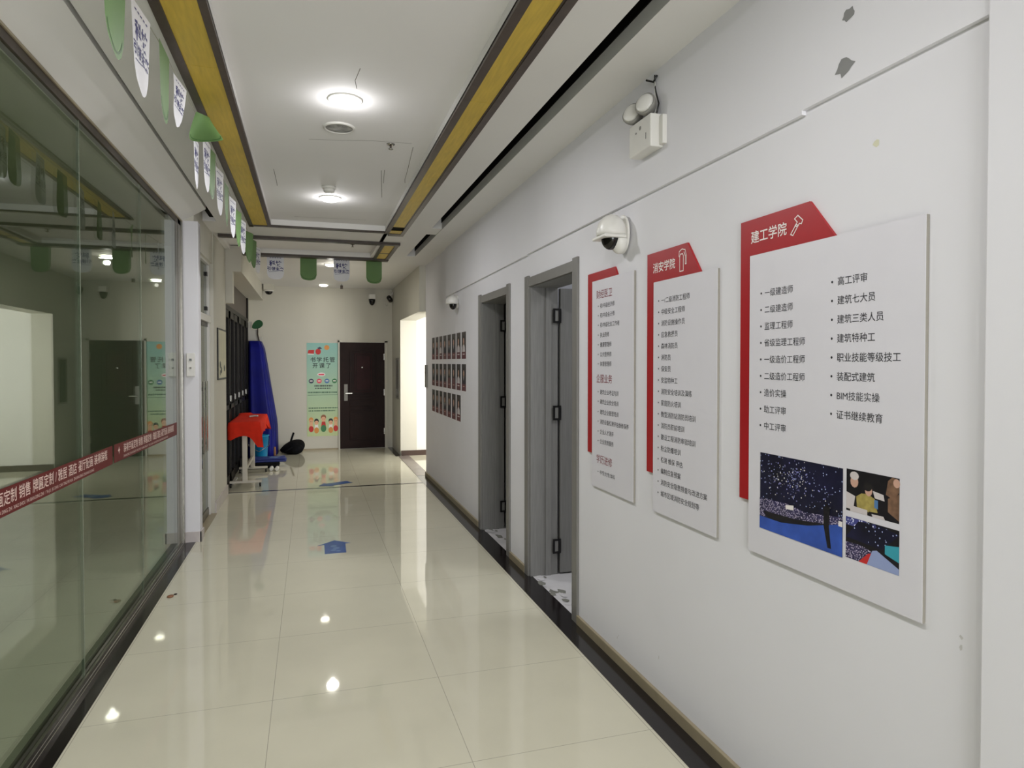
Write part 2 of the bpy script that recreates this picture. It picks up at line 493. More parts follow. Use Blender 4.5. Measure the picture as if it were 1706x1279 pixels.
c.box((SL[0], Y0, 3.15), (SL[1], 8.6, ZT), M_GAP); c.box((SL[1] - 0.006, Y0, 3.062), (SL[1], 8.6, 3.15), M_GAP); c.box((SL[0], Y0, 3.0), (SL[0] + 0.004, 8.6, 3.15), M_GAP)  # near-black liner paints the shade inside the slot above its lip
c.box((-6.2, Y0, 3.0), (-1.13, 8.86, 3.2), M_SHOPC); c.box((1.77, 1.6, 3.0), (5.2, 8.7, 3.2), M_ROOM); c.box((1.77, 9.26, 2.9), (6.2, 11.6, 3.1), M_PASS)
c.box((SL[0], 6.78, 3.0), (SL[1], 7.12, 3.12), M_CEIL)
c.box((-0.93, Y0, 3.03), (-0.865, 7.02, ZT), M_GAP)  # near-black fill paints the shadow line between ceiling and bulkhead
# cracks and the outline of the access hatch in the tray
def crack(pts, z, wd=0.0035):
    for (a, b) in zip(pts, pts[1:]):
        d = Vector((b[0] - a[0], b[1] - a[1], 0)); n = Vector((-d.y, d.x, 0)).normalized() * wd / 2
        k = c.mi(M_CRACK)
        fc = c.bm.faces.new([c.bm.verts.new((p[0] + s * n.x, p[1] + s * n.y, z)) for p, s in ((a, -1), (a, 1), (b, 1), (b, -1))])
        fc.material_index = k
crack([(0.0, 4.44), (0.2, 4.40), (0.389, 4.35), (0.64, 4.33)], 3.0433)
crack([(0.66, 4.40), (0.668, 4.52), (0.70, 4.95), (0.715, 5.2), (0.729, 5.29)], 3.0433)
crack([(0.513, 5.0), (0.55, 5.35), (0.60, 5.82)], 3.0433)
crack([(0.535, 4.98), (0.565, 5.35)], 3.0433)
crack([(-0.25, 5.2), (-0.247, 5.45), (-0.246, 5.68)], 3.0433)
crack([(-0.142, 6.82), (0.2, 6.80), (0.544, 6.78)], 3.0433)
crack([(0.24, 3.30), (0.225, 3.45), (0.24, 3.55)], 3.0433)
struct('ceiling', c)

# sloping white bulkhead over the shop window
w = MB(Matrix(((1, 0, 0, 0), (0, 0, 1, 0), (0, 1, 0, 0), (0, 0, 0, 1))))
w.prism([(-0.889, 2.992), (-1.085, 2.872), (-1.13, 2.872), (-1.13, 3.2), (-0.889, 3.2)], Y0, 6.50, M_CEIL)
struct('trim_3', w)

# brown and gold border of the big tray, dark bars of the second tray
b = MB()
b.box((0.927, Y0, ZC - 0.016), (0.967, 7.20, ZC), M_TRIM); b.box((0.760, Y0, ZC - 0.016), (0.803, 7.03, ZC + 0.01), M_TRIM)
b.box((0.917, Y0, ZC - 0.012), (0.927, 6.74, ZC), M_TRIMD)  # thin dark strip paints the shadow line along the brown trim
b.box((-0.577, Y0, ZC - 0.016), (-0.535, 7.12, ZC), M_TRIM); b.box((-0.399, Y0, ZC - 0.016), (-0.366, 7.03, ZC + 0.01), M_TRIM)
b.box((-0.577, 7.03, ZC - 0.016), (0.803, 7.08, ZC + 0.01), M_TRIMD)
b.box((0.803, 7.08, ZC - 0.016), (0.927, 7.20, ZC), M_TRIMD)
struct('trim_4', b)
g = MB()
cuts = [Y0, -1.6, 0.15, 1.62, 3.38, 4.85, 5.6, 6.35, 6.74]
for a, q in zip(cuts, cuts[1:]): g.box((0.803, a + 0.003, ZC - 0.009), (0.917, q, ZC), M_GOLD)
g.box((0.803, 6.95, ZC - 0.009), (0.927, 7.08, ZC), M_GOLD); g.box((0.803, 6.74, ZC - 0.004), (0.927, 6.95, ZC), M_GAP)
cuts = [Y0, -1.2, 0.6, 2.02, 3.35, 4.95, 6.3, 7.03]
for a, q in zip(cuts, cuts[1:]): g.box((-0.535, a + 0.003, ZC - 0.009), (-0.399, q, ZC), M_GOLD)
g.box((0.835, 7.70, ZC - 0.009), (0.955, 8.40, ZC), M_GOLD); g.box((0.835, 8.43, ZC - 0.009), (0.955, 8.93, ZC), M_GOLD)
struct('trim_5', g)
b = MB()
b.box((-0.935, 7.66, ZC - 0.03), (1.00, 7.74, ZC), M_TRIMD); b.box((-0.935, 7.74, ZC - 0.018), (0.80, 7.785, ZC + 0.01), M_TRIM)
b.box((-0.935, 8.86, ZC - 0.03), (1.00, 8.99, ZC), M_TRIMD)
b.box((0.800, 7.74, ZC - 0.02), (0.835, 8.90, ZC), M_TRIMD); b.box((0.955, 7.74, ZC - 0.02), (1.00, 8.90, ZC), M_TRIM)
b.box((0.83, 8.40, ZC - 0.012), (0.96, 8.43, ZC), M_TRIMD)
struct('trim_6', b)

# floor borders, cross band, skirtings
b = MB().box((1.440, Y0, 0), (1.568, 9.38, 0.0025), M_BLACK); b.box((1.568, 3.84, 0), (1.60, 4.72, 0.0022), M_BLACK); b.box((1.568, 5.29, 0), (1.60, 6.19, 0.0022), M_BLACK)
b.box((1.400, 11.40, 0), (1.488, Y1, 0.0025), M_BLACK)
struct('trim_7', b)
struct('trim_8', MB().box((-1.072, Y0, 0), (-0.992, 6.50, 0.0025), M_BLACK))
struct('trim_9', MB().box((-0.978, 8.785, 0), (1.440, 8.835, 0.0025), M_BLACK))
b = MB()
for a, q in ((1.196, 3.762), (4.80, 5.20), (6.27, 9.38)): b.box((1.564, a, 0), (XW, q, 0.056), M_BASEB, bev=0.003)
b.box((1.545, Y0, 0), (1.560, 1.196, 0.056), M_BASEB)
struct('baseboard_right', b)
b = MB()
b.box((-1.115, 6.487, 0), (-0.944, 6.50, 0.095), M_BASEW, bev=0.002); b.box((-0.957, 6.487, 0), (-0.944, 6.655, 0.095), M_BASEW, bev=0.002)
b.box((-0.98, 7.65, 0), (-0.966, 8.735, 0.12), M_BASEW, bev=0.002)
struct('baseboard_left', b)
struct('baseboard_far', MB().box((-1.08, Y1 - 0.012, 0), (0.50, Y1, 0.03), M_BASEB))
# broken plaster left on the thresholds of the grey doors
for k, (a, q) in enumerate(((3.85, 4.70), (5.30, 6.18))):
    s = MB()
    for i in range(16):
        yy = random.uniform(a, q); xx = 1.60 + random.uniform(0, 0.10); r = random.uniform(0.012, 0.05)
        pts = [(xx + r * random.uniform(0.4, 1) * math.cos(j), yy + r * 1.8 * random.uniform(0.4, 1) * math.sin(j)) for j in (0, 1, 2, 3, 4.1, 5.2)]
        s.poly(pts, 0.0012 + 0.0002 * i, M_TILEW if i % 3 else mat('grey_grout', (120, 120, 112), 0.8))
    struct('trim_%d' % (10 + k), s)

# ------------------------------------------------------------------ shop window and glass door on the left
XG = -1.098
win = sroot('window_1', (XG, 1.3, 0))
cuts = [Y0, -1.2, 0.05, 1.30, 2.54, 3.779, 5.018, 6.24]
for a, q in zip(cuts, cuts[1:]):
    obj('glass_pane', MB().box((XG - 0.006, a + 0.004, 0.03), (XG + 0.006, q - 0.004, 2.86), M_GLASS), win)
for q in cuts[1:-1]:
    obj('seam', MB().box((XG - 0.006, q - 0.004, 0.03), (XG + 0.0065, q + 0.004, 2.86), mat('glass_edge_seal', (120, 130, 112), 0.2)), win)
fr = MB()
fr.box((-1.125, Y0, 0.0), (-1.074, 6.50, 0.022), M_STEEL, bev=0.002); fr.box((-1.125, Y0, 0.022), (-1.106, 6.50, 0.05), M_ALU); fr.box((-1.090, Y0, 0.022), (-1.076, 6.50, 0.045), M_STEEL)
obj('sill_channel', fr, win)
fr = MB(); fr.box((-1.125, Y0, 2.818), (-1.085, 6.50, 2.874), M_TRIMD); fr.box((-1.085, Y0, 2.862), (-1.078, 6.50, 2.874), M_BASEB)
obj('head_channel', fr, win)
fr = MB(); fr.box((-1.128, 6.30, 0.02), (-1.085, 6.50, 2.86), M_ALU, bev=0.003); fr.box((-1.090, 6.42, 0.02), (-1.072, 6.47, 2.86), M_STEEL, bev=0.003); fr.box((-1.120, 6.22, 0.02), (-1.089, 6.31, 2.86), M_GREYPL, bev=0.002)  # steel frame, plus a grey panel standing in for the post's reflection
obj('side_channel_and_reflection', fr, win)

LTXT = '装裱字画定制 销售 牌匾定制 / 雅居 酒店 餐厅配画 装裱装框'
LPIN = 'ZHUANG BIAO ZI HUA DING ZHI  XIAO SHOU  PAI BIAN DING ZHI  /  YA JU  JIU DIAN  CAN TING PEI HUA  ZHUANG BIAO ZHUANG KUANG'
for k, (a, q, za, zq, lab) in enumerate((
        (2.45, 4.300, 1.103, 1.086, 'maroon lettered vinyl strip on the shop glass, nearer the camera'),
        (4.335, 6.42, 1.086, 1.050, 'maroon lettered vinyl strip on the shop glass, the one reaching the white post'))):
    root = thing('glass_sticker', (XG + 0.0065, a, za), lab, 'sticker')
    sl = (zq - za) / (q - a)
    sh = lambda v, a=a, za=za, sl=sl: Vector((v.x + a, v.y + za + sl * v.x, v.z))
    hh = 0.053
    m = MB(M_L(XG + 0.0065)); m.prism([(a, za - hh), (q, zq - hh), (q, zq + hh), (a, za + hh)], 0.0, 0.0008, M_BAND)
    obj('vinyl_band', m, root)
    m = MB(M_L(XG + 0.0065))
    m.text(LTXT, 0.20, 0.014, 0.0590, M_BANDINK, w=0.0012, bold=0.008, fn=sh)
    m.text(LPIN, 0.20, -0.034, 0.0205, M_BANDINK, w=0.0012, fn=sh)
    m.poly([sh(Vector((0.10 + 0.024 * r * math.cos(t), 0.012 + 0.024 * r * math.sin(t), 0)))[:2] for t, r in
            [(i * math.pi / 4, 1.0 if i % 2 == 0 else 0.45) for i in range(8)]], 0.0012, M_BANDINK)
    obj('lettering', m, root)

dr = sroot('door_4', (-1.04, 7.15, 0))
XD = -1.045
fr = MB()
fr.box((XD - 0.03, 6.64, 2.035), (XD + 0.04, 7.66, 2.105), M_WHITEPL, bev=0.003)     # rail between door and transom
fr.box((XD - 0.03, 6.64, 2.64), (XD + 0.03, 7.66, 2.665), M_WHITEPL)
fr.box((XD - 0.03, 7.60, 0.0), (XD + 0.03, 7.66, 2.64), M_WHITEPL, bev=0.003)
fr.box((XD - 0.03, 6.64, 0.0), (XD + 0.03, 6.665, 2.64), M_WHITEPL)
obj('door_frame', fr, dr)
obj('transom_pane', MB().box((XD - 0.005, 6.665, 2.105), (XD + 0.005, 7.60, 2.64), M_GLASS2), dr)
s = MB(); s.box((XD + 0.005, 7.52, 2.52), (XD + 0.02, 7.58, 2.56), M_IRON); s.box((XD + 0.005, 7.52, 2.16), (XD + 0.02, 7.58, 2.20), M_IRON)
obj('glass_clamp', s, dr)
for a, q in ((6.672, 7.16), (7.17, 7.595)):
    gd = obj('glass_leaf', MB().box((XD - 0.006, a, 0.012), (XD + 0.006, q, 2.03), M_GLASS2), dr)
    obj('bottom_rail', MB().box((XD - 0.014, a, 0.012), (XD + 0.014, q, 0.085), M_ALU), dr)
    obj('top_patch', MB().box((XD - 0.014, a, 1.99), (XD + 0.014, q, 2.032), M_IRON), dr)
h = MB()
for y in (7.07, 7.26):
    h.box((XD + 0.040, y - 0.045, 0.72), (XD + 0.052, y + 0.045, 1.43), M_STEEL, bev=0.004)
    for z in (0.80, 1.35): h.box((XD + 0.005, y - 0.012, z - 0.012), (XD + 0.045, y + 0.012, z + 0.012), M_STEEL)
obj('pull_handle', h, dr)
struct('trim_12', MB().box((-1.09, 6.655, 0), (-0.96, 7.65, 0.006), M_BASEB))

sb = thing('switch_box', (-1.02, 6.499, 1.50), 'small white bell box on the white post beside the shop window', 'switch')
obj('housing', MB(M_F(6.499)).box((-1.055, 1.49, 0), (-0.985, 1.70, 0.03), M_WHITEPL, bev=0.006), sb)
obj('button', MB(M_F(6.469)).box((-1.03, 1.63, 0), (-1.01, 1.65, 0.004), M_BLACKPL).box((-1.028, 1.56, 0), (-1.012, 1.575, 0.004), M_GREYPL), sb)

pq = thing('wall_plaque', (-0.979, 8.3, 1.42), 'cream plaque with a dark picture hanging on the pillar by the glass door', 'sign')
m = MB(M_L(-0.979)); m.box((7.90, 1.42, 0), (8.62, 2.00, 0.012), M_IRON, bev=0.003); obj('frame', m, pq)
m = MB(M_L(-0.967)); m.rect(7.93, 1.44, 8.60, 1.98, 0.001, mat('cream_plaque_paper', (206, 202, 176), 0.5))
for i in range(6): m.rect(7.98 + 0.1 * i, 1.66, 7.985 + 0.1 * i, 1.95, 0.002, M_GREYPL)
for (a, q, r) in ((8.06, 1.59, 0.055), (8.16, 1.53, 0.05), (8.07, 1.50, 0.04), (8.42, 1.55, 0.05)): m.ell(a, q, r, r * 0.8, 0.002, M_IRON, 9)
obj('print', m, pq)

# dark folding glass doors past the pillar
dr = sroot('door_5', (-1.06, 10.6, 0))
m = MB(); m.box((-1.08, 8.86, 2.30), (-1.02, 12.30, 2.36), M_DDOOR); m.box((-1.08, 8.86, 0), (-1.02, 8.95, 2.30), M_DDOOR); m.box((-1.08, 12.2, 0), (-1.02, 12.30, 2.72), M_DDOOR)
obj('door_frame', m, dr)
obj('upper_panel', MB().box((-1.08, 8.86, 2.36), (-1.045, 12.20, 2.722), M_DPANEL), dr)
n = 6; step = (12.2 - 8.95) / n
for i in range(n):
    a = 8.95 + i * step; q = a + step - 0.012
    lf = MB()
    for e0, e1 in (((a, 0.02), (a + 0.07, 2.295)), ((q - 0.07, 0.02), (q, 2.295)), ((a, 0.02), (q, 0.14)), ((a, 2.2), (q, 2.295)), ((a, 1.0), (q, 1.06))):
        lf.box((-1.06, e0[0], e0[1]), (-1.015 if i % 2 else -1.022, e1[0], e1[1]), M_DDOOR)
    lo = obj('folding_leaf', lf, dr)
    obj('pane', MB().box((-1.05, a + 0.07, 0.14), (-1.044, q - 0.07, 2.2), M_DGLASS), lo)
    obj('leaf_handle', MB().box((-1.02, q - 0.05, 1.10), (-0.995, q - 0.02, 1.18), M_STEEL, bev=0.003), lo)

# ------------------------------------------------------------------ far wall: steel door, poster, cameras
dr = sroot('door_3', (0.94, Y1, 0))
YF = Y1 - 0.002
m = MB(M_F(YF))
for a, q in (((0.495, 0), (0.527, 2.02)), ((1.345, 0), (1.40, 2.02)), ((0.495, 1.985), (1.40, 2.03))): m.box(a + (0,), q + (0.02,), M_WALLFAR, bev=0.002)
obj('door_frame', m, dr)
m = MB(M_F(YF)); m.box((0.527, 0.012, 0), (1.345, 1.985, 0.025), M_SDOOR); lf = obj('door_leaf', m, dr)
m = MB(M_F(YF - 0.025))
def ring(x0, z0, x1, z1, t, w1, mm):
    for a, q in (((x0, z0), (x1, z0 + t)), ((x0, z1 - t), (x1, z1)), ((x0, z0 + t), (x0 + t, z1 - t)), ((x1 - t, z0 + t), (x1, z1 - t))): m.box(a + (0,), q + (w1,), mm, bev=0.003)
ring(0.70, 0.98, 1.20, 1.86, 0.035, 0.012, M_SDOOR); ring(0.79, 1.06, 1.11, 1.78, 0.02, 0.009, M_SDOOR2); m.box((0.83, 1.10, 0), (1.07, 1.74, 0.006), M_SDOOR2)
ring(0.70, 0.78, 1.20, 0.92, 0.02, 0.009, M_SDOOR); ring(0.70, 0.16, 1.20, 0.72, 0.035, 0.012, M_SDOOR); m.box((0.80, 0.26, 0), (1.10, 0.62, 0.006), M_SDOOR)
obj('moulded_panel', m, lf)
m = MB(M_F(YF - 0.025)); m.box((0.60, 0.90, 0), (0.665, 1.21, 0.012), M_GREYPL, bev=0.004); m.box((0.62, 1.03, 0.03), (0.75, 1.052, 0.048), M_STEEL, bev=0.004); m.box((0.62, 1.03, 0.01), (0.645, 1.052, 0.035), M_STEEL)
obj('handle', m, lf)
m = MB(M_F(YF - 0.025)); m.lathe([(0.018, 0), (0.018, 0.008), (0.009, 0.011)], M_STEEL, 16, Matrix.Translation((0.93, 1.52, 0.006))); obj('peephole', m, lf)
for z in (0.32, 1.05, 1.72):
    m = MB(M_F(YF - 0.025)); m.box((1.325, z - 0.06, 0), (1.343, z + 0.06, 0.012), M_STEEL, bev=0.003); obj('hinge', m, lf)

PX0, PX1, PZ0, PZ1 = -0.060, 0.508, 0.256, 1.973
po = thing('poster', (0.22, Y1 - 0.001, PZ0), 'mint green after-school poster pasted beside the dark steel door', 'poster')
def pu(x): return PX0 + (x - 75) / 365.0 * (PX1 - PX0)
def pv(y): return PZ1 - (y - 65) / 1065.0 * (PZ1 - PZ0)
m = MB(M_F(Y1 - 0.001)); m.box((PX0, PZ0, 0), (PX1, PZ1, 0.002), M_POST); obj('sheet', m, po)
m = MB(M_F(Y1 - 0.0035))
K = mat('poster_black', (24, 32, 36), 0.5); KG = mat('poster_dark_green', (44, 92, 70), 0.5)
PR = mat('poster_red', (200, 44, 44), 0.5); POr = mat('poster_orange', (222, 150, 76), 0.5); PB = mat('poster_blue', (82, 124, 172), 0.5)
PGn = mat('poster_green', (64, 128, 82), 0.5); PGy = mat('poster_slate', (62, 72, 92), 0.5); PSk = mat('poster_peach', (232, 178, 140), 0.5); PPk = mat('poster_pink', (226, 84, 104), 0.5)
for i, (ch, x) in enumerate(zip('书学托管', (146, 217, 292, 366))): m.text(ch, pu(x), pv(256), 0.100, K, 0.0004, 0.012, 'CENTER')
for ch, x in zip('开课了', (170, 246, 322)): m.text(ch, pu(x), pv(324), 0.100, K, 0.0004, 0.012, 'CENTER')
obj('headline', m, po)
m = MB(M_F(Y1 - 0.0035))
for (x, r) in ((125, PGy), (215, PPk), (303, PB), (390, PGn)):
    m.ell(pu(x), pv(500), 0.044, 0.044, 0.0004, r); m.rect(pu(x - 15), pv(505), pu(x + 15), pv(493), 0.0008, M_WINK)
m.ell(pu(240), pv(425), 0.070, 0.034, 0.0003, M_WINK); m.rect(pu(207), pv(434), pu(272), pv(418), 0.0007, PPk)
def dashes(x0, x1, y, hgt, mm, seed):
    rr = random.Random(seed); x = x0
    while x < x1:
        wd = rr.uniform(7, 13); m.rect(pu(x), pv(y + hgt / 2), pu(min(x + wd, x1)), pv(y - hgt / 2), 0.0004, mm); x += wd + rr.uniform(3, 8)
dashes(160, 365, 555, 17, K, 1); dashes(170, 345, 583, 13, K, 2); dashes(88, 420, 630, 17, KG, 3); dashes(95, 425, 808, 13, KG, 4); dashes(95, 400, 840, 13, KG, 5)
m.rect(pu(85), pv(662), pu(425), pv(658), 0.0004, KG)
obj('small_print', m, po)
m = MB(M_F(Y1 - 0.0035))
m.poly([(pu(85), pv(185)), (pu(95), pv(148)), (pu(162), pv(145)), (pu(156), pv(190))], 0.0004, PR); m.poly([(pu(88), pv(190)), (pu(156), pv(192)), (pu(158), pv(200)), (pu(86), pv(198))], 0.0005, M_WINK)
m.ell(pu(205), pv(165), 0.05, 0.055, 0.0004, PR, 11); m.poly([(pu(195), pv(125)), (pu(225), pv(108)), (pu(250), pv(130)), (pu(215), pv(140))], 0.0006, PGy)
m.ell(pu(303), pv(118), 0.046, 0.046, 0.0004, POr, 12)
for (x, y, s, hair, shirt, low) in ((122, 930, 0.85, POr, PSk, PR), (182, 945, 0.85, K, M_WINK, POr), (262, 905, 1.0, mat('poster_brown', (150, 96, 66), 0.5), PR, PGn), (345, 945, 0.85, K, M_WINK, POr), (402, 928, 0.85, POr, PSk, PR)):
    m.ell(pu(x), pv(y + 12), 0.048 * s, 0.054 * s, 0.0004, hair, 14); m.ell(pu(x), pv(y + 32), 0.042 * s, 0.046 * s, 0.0007, PSk, 14)
    m.poly([(pu(x - 28 * s), pv(y + 120 * s)), (pu(x + 28 * s), pv(y + 120 * s)), (pu(x + 20 * s), pv(y + 60 * s)), (pu(x - 20 * s), pv(y + 60 * s))], 0.0005, shirt)
    m.ell(pu(x), pv(y + 138 * s), 0.050 * s, 0.066 * s, 0.0006, low, 14)
    for q in (-1, 1): m.ell(pu(x + q * 9), pv(y + 30), 0.005, 0.007, 0.0009, K, 8)
obj('illustration', m, po)

# ------------------------------------------------------------------ grey doors on the right
def grey_door(name, dy, col):
    root = sroot(name, (1.57, 4.28, 0))
    m = MB()
    for a, q in ((3.760, 3.842), (4.716, 4.800)):
        m.box((1.566, a, 0), (XW + 0.004, q, 2.268), M_FRAMEC, bev=0.003)
    m.box((1.569, 3.842, 2.185), (XW + 0.004, 4.716, 2.253), M_FRAMEC, bev=0.002)
    obj('casing', m, root)
    m = MB(); m.box((XW, 4.700, 0), (1.80, 4.76, 2.20), M_FRAMEG); m.box((XW, 3.80, 0), (1.80, 3.842, 2.20), M_FRAMEG); m.box((XW, 3.842, 2.18), (1.80, 4.70, 2.23), M_FRAMEG)
    m.box((1.70, 4.688, 0), (1.745, 4.70, 2.18), M_FRAMEG)
    obj('jamb', m, root)
    lf = obj('door_leaf', MB().box((1.818, 4.690, 0.012), (2.64, 4.732, 2.178), M_FRAMEG, bev=0.002), root)
    obj('door_lever', MB().box((2.52, 4.63, 1.02), (2.54, 4.69, 1.04), M_IRON).box((2.42, 4.63, 1.02), (2.54, 4.645, 1.04), M_IRON), lf)
    for z in (1.97, 1.235, 0.22):
        hg = MB(); x0, x1, y = 1.757, 1.822, 4.686
        hg.box((x0, y - 0.006, z - 0.055), (x1, y, z - 0.040), M_IRON); hg.box((x0, y - 0.006, z + 0.040), (x1, y, z + 0.055), M_IRON)
        hg.box((x0, y - 0.006, z - 0.04), (x0 + 0.016, y, z + 0.04), M_IRON); hg.box((x1 - 0.022, y - 0.008, z - 0.04), (x1, y, z + 0.04), M_IRON)
        hg.box((x0 + 0.016, y - 0.003, z - 0.04), (x1 - 0.022, y, z + 0.04), M_FRAMEG)
        obj('hinge', hg, root)
    root.location.y += dy
    return root
grey_door('door_2', 0, None); grey_door('door_1', 1.452, None)

# ------------------------------------------------------------------ the three course boards
XB = XW - 0.0005
def board(name_lab, red, panel, redmat=M_RED):
    cy = sum(p[0] for p in panel) / 4
    root = thing('sign_board', (XB, cy, min(p[1] for p in panel)), name_lab, 'sign board')
    m = MB(M_R(XB)); m.prism([(-p[0], p[1]) for p in red], 0, 0.010, redmat); obj('red_plate', m, root)
    m = MB(M_R(XB)); m.prism([(-p[0], p[1]) for p in panel], 0, 0.011, M_PANELE); m.prism([(-p[0] , p[1]) for p in panel], 0.011, 0.0122, M_PANEL)
    obj('white_panel', m, root)
    return root
WF = 0.0127      # print plane above the wall
def listing(root, name, rows, mm):
    for (t_, y, z, size, bold, bullet) in rows:
        m = MB(M_R(XB))
        if bullet: m.ell(-bullet, z, 0.0042, 0.0042, WF, mm, 8)
        m.text(t_, -y, z, size, mm, WF, 0 if t_.startswith('B') else bold)
        obj(name, m, root)


# large nearest board
r = board('large white course board with red tab and hammer',
          [(2.158, 2.148), (2.158, 1.103), (2.095, 1.103), (2.095, 2.014), (1.685, 2.014), (1.797, 2.148)],
          [(2.100, 2.014), (2.100, 0.917), (1.364, 0.917), (1.364, 2.014)])
m = MB(M_R(XB)); m.text('建工学院', -2.098, 2.081, 0.0485, M_WINK, 0.0106, 0.012); obj('title_lettering', m, r)
def outline(m, pts, t, w, mm, close=True):
    n = len(pts)
    for i in range(n if close else n - 1):
        a = Vector(pts[i]); q = Vector(pts[(i + 1) % n]); d = (q - a).normalized(); nn = Vector((-d.y, d.x)) * t / 2; a = a - d * t / 2; q = q + d * t / 2
        m.poly([a - nn, q - nn, q + nn, a + nn], w + 0.00003 * i, mm)
m = MB(M_R(XB))
def hp(x, y): return (-1.885 + x * 0.072, 2.050 + y * 0.062)
outline(m, [hp(0.0, 0.08), hp(0.16, 0.0), hp(0.50, 0.47), hp(0.36, 0.56)], 0.0035, 0.0106, M_WINK)
outline(m, [hp(0.30, 0.50), hp(0.44, 0.66), hp(0.26, 0.88), hp(0.48, 1.02), hp(0.80, 0.70), hp(0.72, 0.52), hp(0.58, 0.56), hp(0.46, 0.40)], 0.0035, 0.0106, M_WINK)
obj('hammer_icon', m, r)
rows = [(s, 2.016, 1.869 - 0.0598 * i, 0.0296, 0.004, 2.034) for i, s in enumerate(('一级建造师', '二级建造师', '监理工程师', '省级监理工程师', '一级造价工程师', '二级造价工程师', '造价实操', '助工评审', '中工评审'))]
rows += [(s, 1.672, 1.871 - 0.0591 * i, 0.0294, 0.004, 1.693) for i, s in enumerate(('高工评审', '建筑七大员', '建筑三类人员', '建筑特种工', '职业技能等级技工', '装配式建筑', 'BIM技能实操', '证书继续教育'))]
listing(r, 'list_line', rows, M_INK)
# printed photographs on it
NIGHT = mat_speckle('hall_ceiling_print', (16, 16, 46), (176, 190, 236), 75, 0.16); CROWD = mat_speckle('crowd_print', (46, 42, 78), (190, 180, 205), 190, 0.38)
STAGE = mat('blue_stage_print', (52, 86, 176), 0.4, var=0.2, scale=14); BLK = mat('print_black', (20, 17, 24), 0.4, var=0.3, scale=30)
def photo(u0, v0, u1, v1, shapes, name):
    m = MB(M_R(XB)); q = lambda p: (u0 + p[0] * (u1 - u0), v1 - p[1] * (v1 - v0))
    for i, (pts, mm) in enumerate(shapes): m.poly([q(p) for p in pts], WF + 0.00012 * min(i, 1) + 0.000006 * i, mm)
    return obj(name, m, r)
def el(cx, cy, rx, ry, n=12): return [(cx + rx * math.cos(2 * math.pi * i / n), cy - ry * math.sin(2 * math.pi * i / n)) for i in range(n)][::-1]
SQ = [(0, 1), (1, 1), (1, 0), (0, 0)]
def sparks(cx, cy, sx, sy, n, seed):
    rr = random.Random(seed); out = []
    for _ in range(n):
        x = min(0.98, max(0.02, rr.gauss(cx, sx))); y = min(0.55, max(0.02, rr.gauss(cy, sy))); q = rr.uniform(0.003, 0.0085)
        out.append(([(x - q, y), (x, y + 1.3 * q), (x + q, y), (x, y - 1.3 * q)], rr.choice((M_WINK, M_LILAC, M_LILAC))))
    return out
M_LILAC = mat('print_lilac_light', (150, 152, 214), 0.4)
GLOW = mat_speckle('hall_lights_print', (58, 62, 120), (225, 228, 250), 130, 0.34)
photo(-2.033, 1.017, -1.642, 1.292, [(SQ, NIGHT), *sparks(0.38, 0.26, 0.13, 0.11, 90, 11), *sparks(0.52, 0.16, 0.06, 0.05, 35, 12), *sparks(0.25, 0.30, 0.10, 0.07, 30, 13), *sparks(0.6, 0.3, 0.18, 0.12, 40, 14),
      ([(0, 0.60), (0, 0.84), (0.5, 0.80), (1, 0.70), (1, 0.55), (0.6, 0.62), (0.35, 0.58)][::1], CROWD),
      ([(0.05, 0.76), (0.1, 0.84), (0.55, 0.82), (0.95, 0.66), (0.5, 0.74)], BLK),
      ([(0, 0.84), (0, 1), (1, 1), (1, 0.63), (0.62, 0.77), (0.3, 0.84)], STAGE), ([(0.35, 0.60), (0.35, 0.65), (0.45, 0.64), (0.45, 0.58)], M_WINK),
      ([(0.80, 0.50), (0.80, 0.70), (0.845, 0.95), (0.885, 0.95), (0.86, 0.70), (0.87, 0.48), (0.83, 0.44)], BLK),
      ([(0.96, 0.60), (0.96, 0.66), (1, 0.66), (1, 0.60)], M_WINK)], 'large_hall_print')
OLIVE = mat('print_olive_shirt', (168, 152, 84), 0.5, var=0.2, scale=60); BRN = mat('print_brown_hair', (122, 92, 72), 0.5, var=0.3, scale=60)
photo(-1.628, 1.168, -1.438, 1.295, [(SQ, BLK), (el(0.16, 0.28, 0.08, 0.14), M_SKIN), (el(0.16, 0.14, 0.09, 0.10), M_SHIRT), ([(0, 0.55), (0, 0.95), (0.14, 0.95), (0.18, 0.62)], M_SHIRT),
      ([(0.20, 0.62), (0.22, 0.92), (0.62, 0.92), (0.56, 0.58), (0.42, 0.50), (0.30, 0.52)], OLIVE), (el(0.44, 0.42, 0.07, 0.13), M_SKIN), (el(0.42, 0.34, 0.085, 0.10), M_HAIR),
      ([(0.52, 0.40), (0.56, 0.56), (0.74, 0.58), (0.72, 0.44)], M_SHIRT), ([(0.80, 0.1), (0.76, 0.42), (0.9, 0.5), (1, 0.3), (1, 0.05), (0.88, 0.0)], BRN), (el(0.95, 0.12, 0.06, 0.10), M_SKIN), ([(0.80, 0.5), (0.80, 0.8), (1, 0.95), (1, 0.35)], BRN),
      ([(0.55, 0.6), (0.55, 0.78), (0.62, 0.8), (0.62, 0.6)], PB), ([(0.08, 0.86), (0.08, 1), (0.42, 1), (0.42, 0.88)], M_SHIRT), ([(0.45, 0.9), (0.44, 1.0), (0.95, 1.0), (0.85, 0.86)], BLK), ([(0.5, 0.94), (0.52, 1.0), (0.75, 1.0), (0.72, 0.93)], M_SHIRT)], 'writing_people_print')
